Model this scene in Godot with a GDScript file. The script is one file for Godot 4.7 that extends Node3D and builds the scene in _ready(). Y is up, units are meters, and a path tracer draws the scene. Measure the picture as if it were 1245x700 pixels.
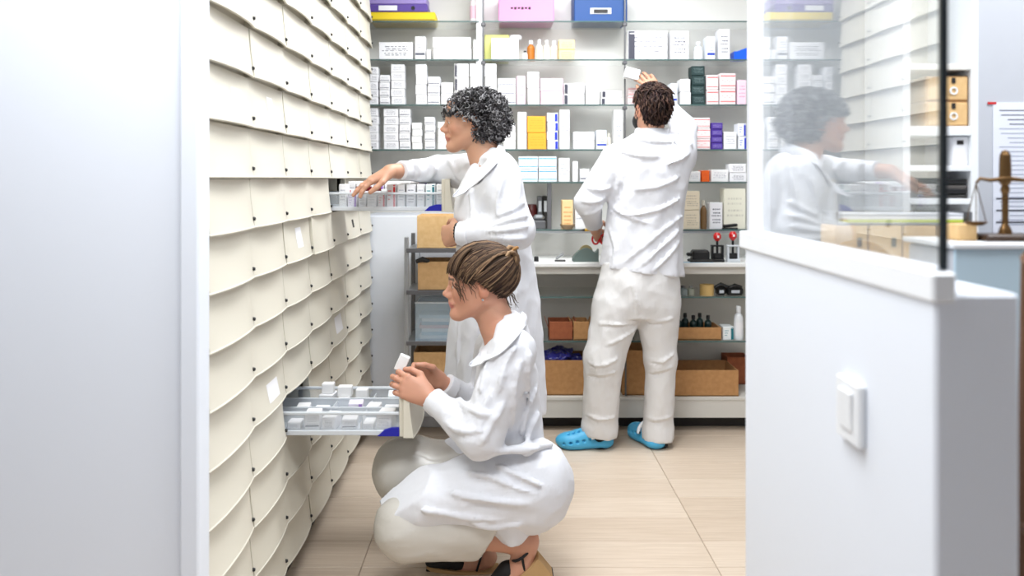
extends Node3D
# A pharmacy storeroom seen through its doorway. Camera at eye height 1.29 m, looking along -Z; a pixel at a known depth gives a measured point.

const EYE := 1.29

func at(x: float, y: float, z: float) -> Vector3:
	return Vector3((x - 608.0) * z / 1000.0, EYE - (y - 217.0) * z / 1000.0, -z)

# ---------------------------------------------------------------- mesh builder
class MB:
	var v := PackedVector3Array()
	var n := PackedVector3Array()
	var u := PackedVector2Array()
	var c := PackedColorArray()
	var ix := PackedInt32Array()
	var col := Color(1, 1, 1)

	func vert(p: Vector3, nn: Vector3, uv := Vector2.ZERO) -> int:
		v.append(p); n.append(nn); u.append(uv); c.append(col)
		return v.size() - 1

	func tri(a: int, b: int, d: int) -> void: # counter-clockwise in, clockwise out
		ix.append(a); ix.append(d); ix.append(b)

	func poly(ps: Array, uvs := []) -> void: # flat convex polygon, counter-clockwise from outside
		var nn: Vector3 = (ps[1] - ps[0]).cross(ps[2] - ps[0]).normalized()
		var first := v.size()
		for i in ps.size():
			vert(ps[i], nn, uvs[i] if uvs.size() else Vector2(ps[i].x + ps[i].z, ps[i].y))
		for i in range(1, ps.size() - 1):
			tri(first, first + i, first + i + 1)

	func box(c0: Vector3, s: Vector3, bev := 0.0, b := Basis.IDENTITY) -> void:
		var h := s / 2.0
		var e := minf(bev, minf(h.x, minf(h.y, h.z)) * 0.9)
		var ax := [Vector3(1, 0, 0), Vector3(0, 1, 0), Vector3(0, 0, 1)]
		var hh := [h.x, h.y, h.z]
		for k in 3:
			for sg in [-1.0, 1.0]:
				var nn: Vector3 = ax[k] * sg
				var p: Vector3 = ax[(k + 1) % 3] * (hh[(k + 1) % 3] - e)
				var q: Vector3 = ax[(k + 2) % 3] * (hh[(k + 2) % 3] - e)
				var o: Vector3 = nn * hh[k]
				var ps := [o - p - q, o + p - q, o + p + q, o - p + q]
				if sg < 0: ps.reverse()
				for i in 4: ps[i] = c0 + b * ps[i]
				poly(ps)
		if e <= 0.0: return
		for k in 3:
			for s1 in [-1.0, 1.0]:
				for s2 in [-1.0, 1.0]:
					var a: Vector3 = ax[(k + 1) % 3] * s1
					var d: Vector3 = ax[(k + 2) % 3] * s2
					var l: Vector3 = ax[k] * (hh[k] - e)
					var p1: Vector3 = a * hh[(k + 1) % 3] + d * (hh[(k + 2) % 3] - e)
					var p2: Vector3 = a * (hh[(k + 1) % 3] - e) + d * hh[(k + 2) % 3]
					var ps := [p1 - l, p1 + l, p2 + l, p2 - l]
					var nn: Vector3 = (ps[1] - ps[0]).cross(ps[2] - ps[0])
					if nn.dot(a + d) < 0: ps.reverse()
					for i in 4: ps[i] = c0 + b * ps[i]
					poly(ps)
		for sx in [-1.0, 1.0]:
			for sy in [-1.0, 1.0]:
				for sz in [-1.0, 1.0]:
					var w := Vector3(sx, sy, sz)
					var ps := [Vector3(sx * h.x, sy * (h.y - e), sz * (h.z - e)), Vector3(sx * (h.x - e), sy * h.y, sz * (h.z - e)), Vector3(sx * (h.x - e), sy * (h.y - e), sz * h.z)]
					if (ps[1] - ps[0]).cross(ps[2] - ps[0]).dot(w) < 0: ps.reverse()
					for i in 3: ps[i] = c0 + b * ps[i]
					poly(ps)

	func tube(ps: Array, rs: Array, sides := 8, caps := true) -> void:
		var up := Vector3(0.13, 0.98, 0.11)
		var rings := []
		var prev := Vector3.ZERO
		var count := ps.size()
		for i in count:
			var t: Vector3 = (ps[mini(i + 1, count - 1)] - ps[maxi(i - 1, 0)]).normalized()
			var a: Vector3
			if i == 0:
				a = t.cross(up)
				if a.length() < 0.1: a = t.cross(Vector3(1, 0, 0))
			else:
				a = prev - t * prev.dot(t)
			a = a.normalized(); prev = a
			var b := t.cross(a)
			var r: float = rs[mini(i, rs.size() - 1)]
			var first := v.size()
			for k in sides:
				var w := TAU * k / sides
				var nn := a * cos(w) + b * sin(w)
				vert(ps[i] + nn * r, nn, Vector2(float(k) / sides, float(i) / count))
			rings.append(first)
		for i in count - 1:
			for k in sides:
				var k2 := (k + 1) % sides
				tri(rings[i] + k, rings[i] + k2, rings[i + 1] + k2)
				tri(rings[i] + k, rings[i + 1] + k2, rings[i + 1] + k)
		if caps:
			for e in [0, count - 1]:
				var nn: Vector3 = (ps[e] - ps[1 if e == 0 else count - 2]).normalized()
				var m := vert(ps[e] + nn * rs[mini(e, rs.size() - 1)] * 0.35, nn)
				for k in sides:
					var k2 := (k + 1) % sides
					if e == 0: tri(m, rings[e] + k2, rings[e] + k)
					else: tri(m, rings[e] + k, rings[e] + k2)

	func lathe(prof: Array, c0 := Vector3.ZERO, segs := 20, b := Basis.IDENTITY) -> void: # [radius, height] pairs, going up
		for i in prof.size() - 1:
			var r0: float = prof[i][0]; var y0: float = prof[i][1]
			var r1: float = prof[i + 1][0]; var y1: float = prof[i + 1][1]
			var sl := Vector2(y1 - y0, r0 - r1).normalized()
			for k in segs:
				var q := []
				for w in [TAU * k / segs, TAU * (k + 1) / segs]:
					var d := Vector3(cos(w), 0, -sin(w))
					var nn := b * (d * sl.x + Vector3(0, sl.y, 0))
					q.append(vert(c0 + b * (d * r0 + Vector3(0, y0, 0)), nn, Vector2(w / TAU, 0)))
					q.append(vert(c0 + b * (d * r1 + Vector3(0, y1, 0)), nn, Vector2(w / TAU, 1)))
				tri(q[0], q[2], q[3]); tri(q[0], q[3], q[1])

	func sheet(f: Callable, nu: int, nv: int, flip := false) -> void: # smooth grid f(u, v) -> point
		var first := v.size()
		for j in nv + 1:
			for i in nu + 1:
				var a := float(i) / nu; var b := float(j) / nv
				var du: Vector3 = f.call(minf(a + 0.01, 1), b) - f.call(maxf(a - 0.01, 0), b)
				var dv: Vector3 = f.call(a, minf(b + 0.01, 1)) - f.call(a, maxf(b - 0.01, 0))
				var nn := du.cross(dv).normalized()
				vert(f.call(a, b), -nn if flip else nn, Vector2(a, b))
		for j in nv:
			for i in nu:
				var p := first + j * (nu + 1) + i
				if flip:
					tri(p, p + nu + 2, p + 1); tri(p, p + nu + 1, p + nu + 2)
				else:
					tri(p, p + 1, p + nu + 2); tri(p, p + nu + 2, p + nu + 1)

	func into(m: ArrayMesh, mat: Material = null) -> ArrayMesh:
		var arr := []
		arr.resize(Mesh.ARRAY_MAX)
		arr[Mesh.ARRAY_VERTEX] = v; arr[Mesh.ARRAY_NORMAL] = n; arr[Mesh.ARRAY_TEX_UV] = u; arr[Mesh.ARRAY_COLOR] = c; arr[Mesh.ARRAY_INDEX] = ix
		m.add_surface_from_arrays(Mesh.PRIMITIVE_TRIANGLES, arr)
		if mat: m.surface_set_material(m.get_surface_count() - 1, mat)
		return m

	func mesh() -> ArrayMesh:
		return into(ArrayMesh.new())

# ---------------------------------------------------------------- implicit surfaces, meshed with surface nets
class Sdf:
	var prims := []
	var cuts := []
	var wr: FastNoiseLite = null
	var wr_amp := 0.0
	var wr_scale := Vector3.ONE
	var lo := Vector3(1e9, 1e9, 1e9)
	var hi := Vector3(-1e9, -1e9, -1e9)
	var d := PackedFloat32Array()
	var o := Vector3.ZERO
	var h := 0.01
	var nx := 0
	var ny := 0
	var nz := 0

	func grow(a: Vector3, r: float) -> void:
		lo = lo.min(a - Vector3(r, r, r)); hi = hi.max(a + Vector3(r, r, r))

	func cone(a: Vector3, b: Vector3, ra: float, rb: float, k := 0.02, flat := Vector3.ZERO, fs := 1.0, ends := 0, sub := false) -> void:
		prims.append({"t": 0, "a": a, "b": b, "ra": ra, "rb": rb, "k": k, "f": flat.normalized(), "fs": fs - 1.0, "e": ends, "s": sub})
		if not sub: grow(a, ra); grow(b, rb)

	func chain(ps: Array, rs: Array, k := 0.02) -> void:
		for i in ps.size() - 1: cone(ps[i], ps[i + 1], rs[i], rs[i + 1], k)

	func ell(c: Vector3, r: Vector3, b := Basis.IDENTITY, k := 0.02, sub := false) -> void:
		prims.append({"t": 1, "a": c, "r": r, "b": b, "k": k, "s": sub})
		if not sub: grow(c, maxf(r.x, maxf(r.y, r.z)))

	func loft(rows: Array, k := 0.02, folds := []) -> void: # rows from low to high: [y, cx, cz, rx, rz]; folds: [waves, depth, phase, twist]
		prims.append({"t": 2, "rows": rows, "k": k, "f": folds, "s": false})
		for r in rows: grow(Vector3(r[1], r[0], r[2]), maxf(r[3], r[4]) + 0.02)

	func cut(p: Vector3, nn: Vector3) -> void:
		cuts.append([p, nn.normalized()])

	func put(i: int, x: float, k: float, sub: bool) -> void:
		var y := d[i]
		if sub:
			var ws := maxf(k - absf(y + x), 0.0)
			d[i] = maxf(y, -x) + ws * ws / (4.0 * k)
		elif y > 0.4:
			d[i] = x
		else:
			var w := maxf(k - absf(x - y), 0.0)
			d[i] = minf(x, y) - w * w / (4.0 * k)

	func fill() -> void:
		var m := Vector3(1, 1, 1) * h * 3.0
		o = lo - m
		var s := (hi + m - o) / h
		nx = int(s.x) + 2; ny = int(s.y) + 2; nz = int(s.z) + 2
		d.resize(nx * ny * nz); d.fill(0.5)
		for p in prims:
			var plo: Vector3; var phi: Vector3
			var k: float = maxf(p.k, 0.001)
			var mar := k + h * 3.0
			if p.t == 0:
				var rr: float = maxf(p.ra, p.rb) + mar
				plo = p.a.min(p.b) - Vector3(rr, rr, rr); phi = p.a.max(p.b) + Vector3(rr, rr, rr)
			elif p.t == 1:
				var rr: float = maxf(p.r.x, maxf(p.r.y, p.r.z)) + mar
				plo = p.a - Vector3(rr, rr, rr); phi = p.a + Vector3(rr, rr, rr)
			else:
				plo = Vector3(1e9, p.rows[0][0] - mar, 1e9); phi = Vector3(-1e9, p.rows[-1][0] + mar, -1e9)
				for r in p.rows:
					plo.x = minf(plo.x, r[1] - r[3] - mar - 0.02); phi.x = maxf(phi.x, r[1] + r[3] + mar + 0.02)
					plo.z = minf(plo.z, r[2] - r[4] - mar - 0.02); phi.z = maxf(phi.z, r[2] + r[4] + mar + 0.02)
			var i0 := clampi(int((plo.x - o.x) / h), 0, nx - 1); var i1 := clampi(int((phi.x - o.x) / h) + 1, 0, nx - 1)
			var j0 := clampi(int((plo.y - o.y) / h), 0, ny - 1); var j1 := clampi(int((phi.y - o.y) / h) + 1, 0, ny - 1)
			var k0 := clampi(int((plo.z - o.z) / h), 0, nz - 1); var k1 := clampi(int((phi.z - o.z) / h) + 1, 0, nz - 1)
			var sub: bool = p.s
			if p.t == 0: fill_cone(p, i0, i1, j0, j1, k0, k1, k, mar, sub)
			elif p.t == 1: fill_ell(p, i0, i1, j0, j1, k0, k1, k, mar, sub)
			else: fill_loft(p, i0, i1, j0, j1, k0, k1, k, mar)
		if wr:
			for i in nx:
				for j in ny:
					var at_ := (i * ny + j) * nz
					for kk in nz:
						if absf(d[at_ + kk]) < 0.035:
							var q := (o + Vector3(i, j, kk) * h) * wr_scale
							d[at_ + kk] += wr_amp * wr.get_noise_3dv(q)
		for cc in cuts:
			var p0: Vector3 = cc[0]; var nn: Vector3 = cc[1]
			for i in nx:
				for j in ny:
					var at_ := (i * ny + j) * nz
					for kk in nz:
						if d[at_ + kk] < 0.1:
							d[at_ + kk] = maxf(d[at_ + kk], (o + Vector3(i, j, kk) * h - p0).dot(nn))

	func fill_cone(p: Dictionary, i0: int, i1: int, j0: int, j1: int, k0: int, k1: int, k: float, mar: float, sub: bool) -> void:
		var a: Vector3 = p.a; var ab: Vector3 = p.b - p.a
		var ra: float = p.ra; var rb: float = p.rb
		var ll := maxf(ab.length_squared(), 1e-9); var len_ := sqrt(ll)
		var f: Vector3 = p.f; var fs: float = p.fs; var e: int = p.e
		for i in range(i0, i1 + 1):
			for j in range(j0, j1 + 1):
				var at_ := (i * ny + j) * nz
				for kk in range(k0, k1 + 1):
					var q := o + Vector3(i, j, kk) * h - a
					if fs != 0.0: q += f * (q.dot(f) * fs)
					var t := q.dot(ab) / ll
					var tc := clampf(t, 0.0, 1.0)
					var x: float
					if e == 0:
						x = (q - ab * tc).length() - ra - (rb - ra) * tc
					else:
						var tt := t
						if not (e & 1) and t < 0.0: tt = 0.0
						if not (e & 2) and t > 1.0: tt = 1.0
						x = (q - ab * tt).length() - ra - (rb - ra) * tc
						if e & 1: x = maxf(x, -t * len_)
						if e & 2: x = maxf(x, (t - 1.0) * len_)
					if x < mar or sub: put(at_ + kk, x, k, sub)

	func fill_ell(p: Dictionary, i0: int, i1: int, j0: int, j1: int, k0: int, k1: int, k: float, mar: float, sub: bool) -> void:
		var c: Vector3 = p.a; var b: Basis = p.b; var bt := b.transposed()
		var inv: Vector3 = Vector3.ONE / p.r
		for i in range(i0, i1 + 1):
			for j in range(j0, j1 + 1):
				var at_ := (i * ny + j) * nz
				for kk in range(k0, k1 + 1):
					var q := bt * (o + Vector3(i, j, kk) * h - c) * inv
					var m0 := q.length()
					var x := m0 * (m0 - 1.0) / maxf((q * inv).length(), 1e-5)
					if x < mar or sub: put(at_ + kk, x, k, sub)

	func fill_loft(p: Dictionary, i0: int, i1: int, j0: int, j1: int, k0: int, k1: int, k: float, mar: float) -> void:
		var rows: Array = p.rows
		var f: Array = p.f
		var low: float = rows[0][0]; var top: float = rows[-1][0]
		for j in range(j0, j1 + 1):
			var y := o.y + j * h
			var yc := clampf(y, low, top)
			var s := 0
			while s < rows.size() - 2 and rows[s + 1][0] < yc: s += 1
			var t: float = (yc - rows[s][0]) / maxf(rows[s + 1][0] - rows[s][0], 1e-6)
			# smooth interpolation through neighbouring rows
			var g := []
			for e in [1, 2, 3, 4]:
				g.append(cubic_interpolate(rows[s][e], rows[s + 1][e], rows[maxi(s - 1, 0)][e], rows[mini(s + 2, rows.size() - 1)][e], t))
			var cx: float = g[0]; var cz: float = g[1]; var ix: float = 1.0 / g[2]; var iz: float = 1.0 / g[3]
			var over := maxf(y - top, low - y)
			var gone := (top - yc) / maxf(top - low, 1e-6)
			for i in range(i0, i1 + 1):
				var qx := (o.x + i * h - cx) * ix
				var at_ := (i * ny + j) * nz
				for kk in range(k0, k1 + 1):
					var qz := (o.z + kk * h - cz) * iz
					var m0 := sqrt(qx * qx + qz * qz)
					var x := m0 * (m0 - 1.0) / maxf(sqrt(qx * qx * ix * ix + qz * qz * iz * iz), 1e-5)
					if f.size() and absf(x) < 0.05:
						x += f[1] * gone * sin(f[0] * atan2(qz, qx) + f[2] + f[3] * y)
					if over > 0.0: x = maxf(x, over)
					if x < mar: put(at_ + kk, x, k, false)

	func mesh(b: MB, cell: float, paint: Variant = null) -> void:
		h = cell
		fill()
		var ids := PackedInt32Array()
		ids.resize(nx * ny * nz); ids.fill(-1)
		var sx := ny * nz
		var sy := nz
		var lim := h * 5.0
		for i in nx - 1:
			for j in ny - 1:
				var row := (i * ny + j) * nz
				for k in nz - 1:
					var q := row + k
					var a := d[q]
					if a > lim or a < -lim: continue
					var c := d[q + 1]; var e := d[q + sy]; var f := d[q + sy + 1]
					var g := d[q + sx]; var l := d[q + sx + 1]; var m := d[q + sx + sy]; var p := d[q + sx + sy + 1]
					var neg := int(a < 0) + int(c < 0) + int(e < 0) + int(f < 0) + int(g < 0) + int(l < 0) + int(m < 0) + int(p < 0)
					if neg == 0 or neg == 8: continue
					var s := Vector3.ZERO
					var w := 0
					if (a < 0) != (g < 0): s += Vector3(a / (a - g), 0, 0); w += 1
					if (c < 0) != (l < 0): s += Vector3(c / (c - l), 0, 1); w += 1
					if (e < 0) != (m < 0): s += Vector3(e / (e - m), 1, 0); w += 1
					if (f < 0) != (p < 0): s += Vector3(f / (f - p), 1, 1); w += 1
					if (a < 0) != (e < 0): s += Vector3(0, a / (a - e), 0); w += 1
					if (c < 0) != (f < 0): s += Vector3(0, c / (c - f), 1); w += 1
					if (g < 0) != (m < 0): s += Vector3(1, g / (g - m), 0); w += 1
					if (l < 0) != (p < 0): s += Vector3(1, l / (l - p), 1); w += 1
					if (a < 0) != (c < 0): s += Vector3(0, 0, a / (a - c)); w += 1
					if (e < 0) != (f < 0): s += Vector3(0, 1, e / (e - f)); w += 1
					if (g < 0) != (l < 0): s += Vector3(1, 0, g / (g - l)); w += 1
					if (m < 0) != (p < 0): s += Vector3(1, 1, m / (m - p)); w += 1
					s /= w
					var nn := Vector3((g + l + m + p) - (a + c + e + f), (e + f + m + p) - (a + c + g + l), (c + f + l + p) - (a + e + g + m)).normalized()
					var pos := o + (Vector3(i, j, k) + s) * h
					if paint != null: b.col = paint.call(pos)
					ids[q] = b.vert(pos, nn, Vector2(pos.x, pos.y))
		for i in range(1, nx - 1):
			for j in range(1, ny - 1):
				var row := (i * ny + j) * nz
				for k in range(1, nz - 1):
					var q := row + k
					if ids[q] < 0: continue
					var a := d[q] < 0
					if a != (d[q + sx] < 0): quad(b, ids, q, q - sy, q - sy - 1, q - 1, a)
					if a != (d[q + sy] < 0): quad(b, ids, q, q - 1, q - sx - 1, q - sx, a)
					if a != (d[q + 1] < 0): quad(b, ids, q, q - sx, q - sx - sy, q - sy, a)
		b.col = Color(1, 1, 1)

	func hit(from: Vector3, dir: Vector3, t0: float, t1: float) -> Variant: # first point inside, along a line through a filled field
		var t := t0
		while t < t1:
			var q := (from + dir * t - o) / h
			var i := int(q.x); var j := int(q.y); var k := int(q.z)
			if i >= 0 and j >= 0 and k >= 0 and i < nx and j < ny and k < nz and d[(i * ny + j) * nz + k] < 0.0: return from + dir * t
			t += h * 0.4
		return null

	func slope(p: Vector3) -> Vector3:
		var q := (p - o) / h
		var i := clampi(int(q.x), 1, nx - 2); var j := clampi(int(q.y), 1, ny - 2); var k := clampi(int(q.z), 1, nz - 2)
		var at_ := (i * ny + j) * nz + k
		return Vector3(d[at_ + ny * nz] - d[at_ - ny * nz], d[at_ + nz] - d[at_ - nz], d[at_ + 1] - d[at_ - 1]).normalized()

	func quad(b: MB, ids: PackedInt32Array, p: int, q: int, r: int, s: int, flip: bool) -> void:
		var w := ids[p]; var x := ids[q]; var y := ids[r]; var z := ids[s]
		if w < 0 or x < 0 or y < 0 or z < 0: return
		if flip:
			b.tri(w, x, y); b.tri(w, y, z)
		else:
			b.tri(w, y, x); b.tri(w, z, y)

# ---------------------------------------------------------------- scene helpers
var used := {}
var M := {}

func numbered(called: String) -> String:
	var k: int = used.get(called, 0)
	used[called] = k + 1
	return called if k == 0 else "%s_%03d" % [called, k]

func tag(o: Node, label: String, category: String, group := "", kind := "") -> Node:
	if label: o.set_meta("label", label)
	if category: o.set_meta("category", category)
	if group: o.set_meta("group", group)
	if kind: o.set_meta("kind", kind)
	return o

func thing(called: String, label: String, category: String, where := Vector3.ZERO, group := "", turn := 0.0) -> Node3D:
	var o := Node3D.new()
	o.name = numbered(called)
	add_child(o)
	o.position = where
	o.rotation.y = turn
	tag(o, label, category, group)
	return o

func part(called: String, m: Mesh, mat: Material, parent: Node, where := Vector3.ZERO, label := "") -> MeshInstance3D:
	var o := MeshInstance3D.new()
	o.name = called
	o.mesh = m
	if mat: o.material_override = mat
	parent.add_child(o, true)
	o.position = where
	if label: o.set_meta("label", label)
	return o

func solo(called: String, m: Mesh, mat: Material, label: String, category: String, where := Vector3.ZERO, group := "", turn := 0.0) -> MeshInstance3D:
	var o := MeshInstance3D.new()
	o.name = numbered(called)
	o.mesh = m
	if mat: o.material_override = mat
	add_child(o)
	o.position = where
	o.rotation.y = turn
	tag(o, label, category, group)
	return o

func struct(called: String, m: Mesh, mat: Material, where := Vector3.ZERO) -> MeshInstance3D:
	var o := solo(called, m, mat, "", "", where)
	o.set_meta("kind", "structure")
	return o

func boxm(s: Vector3, bev := 0.002, base := true) -> ArrayMesh: # origin at the middle of its base
	var b := MB.new()
	b.box(Vector3(0, s.y / 2 if base else 0.0, 0), s, bev)
	return b.mesh()

func slab(x0: float, x1: float, y0: float, y1: float, z0: float, z1: float, bev := 0.001) -> ArrayMesh: # z as distance from the camera
	var b := MB.new()
	b.box(Vector3((x0 + x1) / 2, (y0 + y1) / 2, -(z0 + z1) / 2), Vector3(absf(x1 - x0), absf(y1 - y0), absf(z1 - z0)), bev)
	return b.mesh()

func mat(r: float, g: float, b: float, rough := 0.6, metal := 0.0) -> StandardMaterial3D: # sRGB
	var m := StandardMaterial3D.new()
	m.albedo_color = Color(r, g, b)
	m.roughness = rough
	m.metallic = metal
	return m

func noise(freq: float, sd := 1, oct := 3, kind := FastNoiseLite.TYPE_SIMPLEX_SMOOTH) -> FastNoiseLite:
	var n := FastNoiseLite.new()
	n.noise_type = kind
	n.frequency = freq
	n.seed = sd
	n.fractal_octaves = oct
	return n

# ---------------------------------------------------------------- the scene
func _ready() -> void:
	var cam := Camera3D.new()
	cam.name = "camera"
	add_child(cam)
	cam.position = Vector3(0, EYE, 0)
	var near := 0.05
	cam.set_frustum(0.7 * near, Vector2(0.0145, -0.133) * near, near, 60.0)
	var lens := CameraAttributesPhysical.new()
	lens.frustum_focal_length = 30.0
	lens.exposure_aperture = 2.6
	lens.frustum_focus_distance = 2.95
	cam.attributes = lens

	var env := Environment.new()
	env.background_mode = Environment.BG_COLOR
	env.background_color = Color(0.8, 0.84, 0.9)
	env.tonemap_mode = Environment.TONE_MAPPER_LINEAR
	env.tonemap_exposure = 1.0
	env.sdfgi_enabled = true
	env.ssao_enabled = true
	env.ssil_enabled = true
	var we := WorldEnvironment.new()
	we.name = "world_environment"
	we.environment = env
	add_child(we)

	make_materials()
	ceiling_lamp(Vector3(0.45, 2.62, -3.55), Vector2(1.3, 0.62), 4.4, "long ceiling light panel over the storeroom aisle")
	ceiling_lamp(Vector3(0.05, 2.62, -2.35), Vector2(0.6, 0.6), 1.7, "square ceiling light panel just inside the storeroom doorway")
	ceiling_lamp(Vector3(-0.45, 2.62, -1.10), Vector2(1.2, 0.6), 4.3, "long ceiling light panel in front of the white left wall")
	ceiling_lamp(Vector3(1.35, 2.62, -1.2), Vector2(0.6, 0.6), 3.0, "square ceiling light panel over the side counter")

	room()
	drawer_cabinet()
	back_fittings()
	person_reaching()
	person_crouching()
	person_man()
	shelf_goods()
	counter_goods()
	base_goods()
	wire_rack()
	drawer_goods()
	side_room()

func ceiling_lamp(p: Vector3, s: Vector2, e: float, label: String) -> void:
	var t := thing("ceiling_lamp", label, "lamp", p)
	var b := MB.new()
	b.box(Vector3(0, 0.035, 0), Vector3(s.x + 0.04, 0.05, s.y + 0.04), 0.004)
	part("frame", b.mesh(), M.white_metal, t)
	b = MB.new()
	b.box(Vector3(0, 0.004, 0), Vector3(s.x, 0.012, s.y), 0.002)
	part("light_diffuser", b.mesh(), M.lamp, t)
	var l := AreaLight3D.new()
	l.name = "area_light"
	l.area_size = s
	l.light_energy = e
	l.light_color = Color(0.97, 0.985, 1.0)
	l.shadow_enabled = true
	l.rotation_degrees.x = -90
	l.position = Vector3(0, -0.012, 0)
	t.add_child(l)

func print_texture(sd: int, base: Color, ink: Color, style: int) -> ImageTexture: # flat print on a carton: rows of unreadably small dashes and colour bars
	var im := Image.create(96, 64, false, Image.FORMAT_RGB8)
	im.fill(base)
	var r := RandomNumberGenerator.new()
	r.seed = sd
	if style == 0 or style == 1 or style == 4:
		var y := 14
		while y < 52:
			var x := r.randi_range(8, 20)
			while x < 80:
				var w := r.randi_range(3, 14)
				im.fill_rect(Rect2i(x, y, mini(w, 88 - x), 3 if style == 0 else 2), ink.lerp(base, r.randf_range(0.0, 0.4)))
				x += w + 4
			y += r.randi_range(7, 11)
	if style == 1: im.fill_rect(Rect2i(0, 46, 96, 7), ink)
	if style == 2:
		im.fill_rect(Rect2i(0, 6, 96, 6), ink); im.fill_rect(Rect2i(0, 50, 96, 5), ink)
		for i in 5: im.fill_rect(Rect2i(10 + i * 15, 26 + (i % 2) * 8, 10, 3), ink.lerp(base, 0.4))
	if style == 3:
		im.fill_rect(Rect2i(70, 0, 26, 64), ink)
		for i in 3: im.fill_rect(Rect2i(8, 16 + i * 12, 40 - i * 8, 3), ink.lerp(base, 0.3))
	if style == 4: im.fill_rect(Rect2i(0, 0, 16, 64), ink)
	return ImageTexture.create_from_image(im)

func make_materials() -> void:
	M.wall = mat(0.905, 0.925, 0.957, 0.55)
	M.wall_grey = mat(0.79, 0.80, 0.825, 0.6)
	M.shelf_wall = mat(0.92, 0.915, 0.895, 0.6)
	M.ceiling = mat(0.93, 0.93, 0.93, 0.8)
	M.white_metal = mat(0.93, 0.94, 0.95, 0.35)
	M.lamp = mat(1, 1, 1, 0.5)
	M.lamp.emission_enabled = true
	M.lamp.emission = Color(1, 1, 1)
	M.lamp.emission_energy_multiplier = 1.5
	M.cream = mat(0.86, 0.84, 0.78, 0.42)
	M.cream_dark = mat(0.62, 0.59, 0.52, 0.6)
	M.black = mat(0.07, 0.07, 0.075, 0.45)
	M.dark = mat(0.16, 0.15, 0.14, 0.6)
	M.steel = mat(0.66, 0.67, 0.68, 0.38, 0.6)
	M.dark_steel = mat(0.42, 0.42, 0.43, 0.4, 0.4)
	M.tray = mat(0.83, 0.85, 0.87, 0.3)
	M.tray_clear = mat(0.85, 0.89, 0.93, 0.12)
	M.tray_clear.transparency = BaseMaterial3D.TRANSPARENCY_ALPHA
	M.tray_clear.albedo_color.a = 0.16
	M.blue = mat(0.05, 0.08, 0.62, 0.4)
	M.laminate = mat(0.93, 0.93, 0.92, 0.35)
	M.cabinet_grey = mat(0.86, 0.85, 0.82, 0.5)
	M.paper = mat(0.95, 0.95, 0.96, 0.9)
	M.glass_shelf = mat(0.62, 0.72, 0.70, 0.08)
	M.glass_shelf.transparency = BaseMaterial3D.TRANSPARENCY_ALPHA
	M.glass_shelf.albedo_color.a = 0.14
	M.glass_edge = mat(0.30, 0.40, 0.39, 0.25)
	M.pane = mat(0.93, 0.97, 0.97, 0.0)
	M.pane.transparency = BaseMaterial3D.TRANSPARENCY_ALPHA
	M.pane.albedo_color.a = 0.04
	M.pane_edge = mat(0.07, 0.11, 0.13, 0.2)
	M.cloth = mat(0.885, 0.89, 0.91, 0.85)
	M.cloth_warm = mat(0.885, 0.88, 0.875, 0.88)
	var nt := NoiseTexture2D.new()
	nt.width = 512; nt.height = 512; nt.seamless = true; nt.as_normal_map = true; nt.bump_strength = 4.0
	nt.noise = noise(0.010, 5, 2)
	nt.noise.fractal_type = FastNoiseLite.FRACTAL_RIDGED
	nt.noise.fractal_gain = 0.35
	for m in [M.cloth, M.cloth_warm]:
		m.normal_enabled = true
		m.normal_texture = nt
		m.normal_scale = 0.30
		m.uv1_triplanar = true
		m.uv1_scale = Vector3(2.4, 1.5, 2.4)
	M.satin = mat(0.80, 0.785, 0.755, 0.25)
	M.skin = mat(1, 1, 1, 0.5)
	M.skin.vertex_color_use_as_albedo = true
	M.skin.subsurf_scatter_enabled = true
	M.skin.subsurf_scatter_strength = 0.12
	M.hair = mat(1, 1, 1, 0.62)
	M.hair.metallic_specular = 0.3
	M.hair.vertex_color_use_as_albedo = true
	M.eye_white = mat(0.9, 0.88, 0.86, 0.2)
	M.iris = mat(0.16, 0.10, 0.06, 0.15)
	M.clog = mat(0.30, 0.70, 0.88, 0.45)
	M.sock = mat(0.05, 0.05, 0.06, 0.9)
	M.espadrille = mat(0.05, 0.045, 0.05, 0.75)
	M.jute = mat(0.72, 0.58, 0.40, 0.95)
	M.sole = mat(0.12, 0.10, 0.09, 0.8)
	# cardboard with fine fibre mottling
	for k in [["card", Color(0.77, 0.58, 0.38), Color(0.70, 0.51, 0.32)], ["card_red", Color(0.66, 0.38, 0.24), Color(0.58, 0.32, 0.20)], ["card_pale", Color(0.91, 0.77, 0.56), Color(0.86, 0.70, 0.48)], ["kraft", Color(0.86, 0.70, 0.50), Color(0.80, 0.63, 0.43)]]:
		var t := NoiseTexture2D.new()
		t.width = 256; t.height = 256; t.seamless = true
		t.noise = noise(0.03, 9, 4)
		var g := Gradient.new()
		g.set_color(0, k[2]); g.set_color(1, k[1])
		t.color_ramp = g
		var m := mat(1, 1, 1, 0.85)
		m.albedo_texture = t
		m.uv1_triplanar = true
		m.uv1_scale = Vector3(4, 4, 4)
		M[k[0]] = m
	# floor tiles: three tones of long pale wood grain running along the tile
	for k in 3:
		var im := Image.create(512, 128, false, Image.FORMAT_RGB8)
		var n1 := noise(1.0, 31 + k, 4)
		for y in 128:
			for x in 512:
				var s := n1.get_noise_2d(x * 0.006, y * 0.09) * 0.6 + n1.get_noise_2d(x * 0.02 + 50, y * 0.35) * 0.3
				var c := Color(0.86, 0.795, 0.72).lerp(Color(0.74, 0.66, 0.575), clampf(0.35 + s * 0.55 + (k - 1) * 0.14, 0, 1))
				im.set_pixel(x, y, c)
		var m := mat(1, 1, 1, 0.42)
		m.albedo_texture = ImageTexture.create_from_image(im)
		M["tile%d" % k] = m
	M.grout = mat(0.68, 0.61, 0.54, 0.9)
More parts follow.
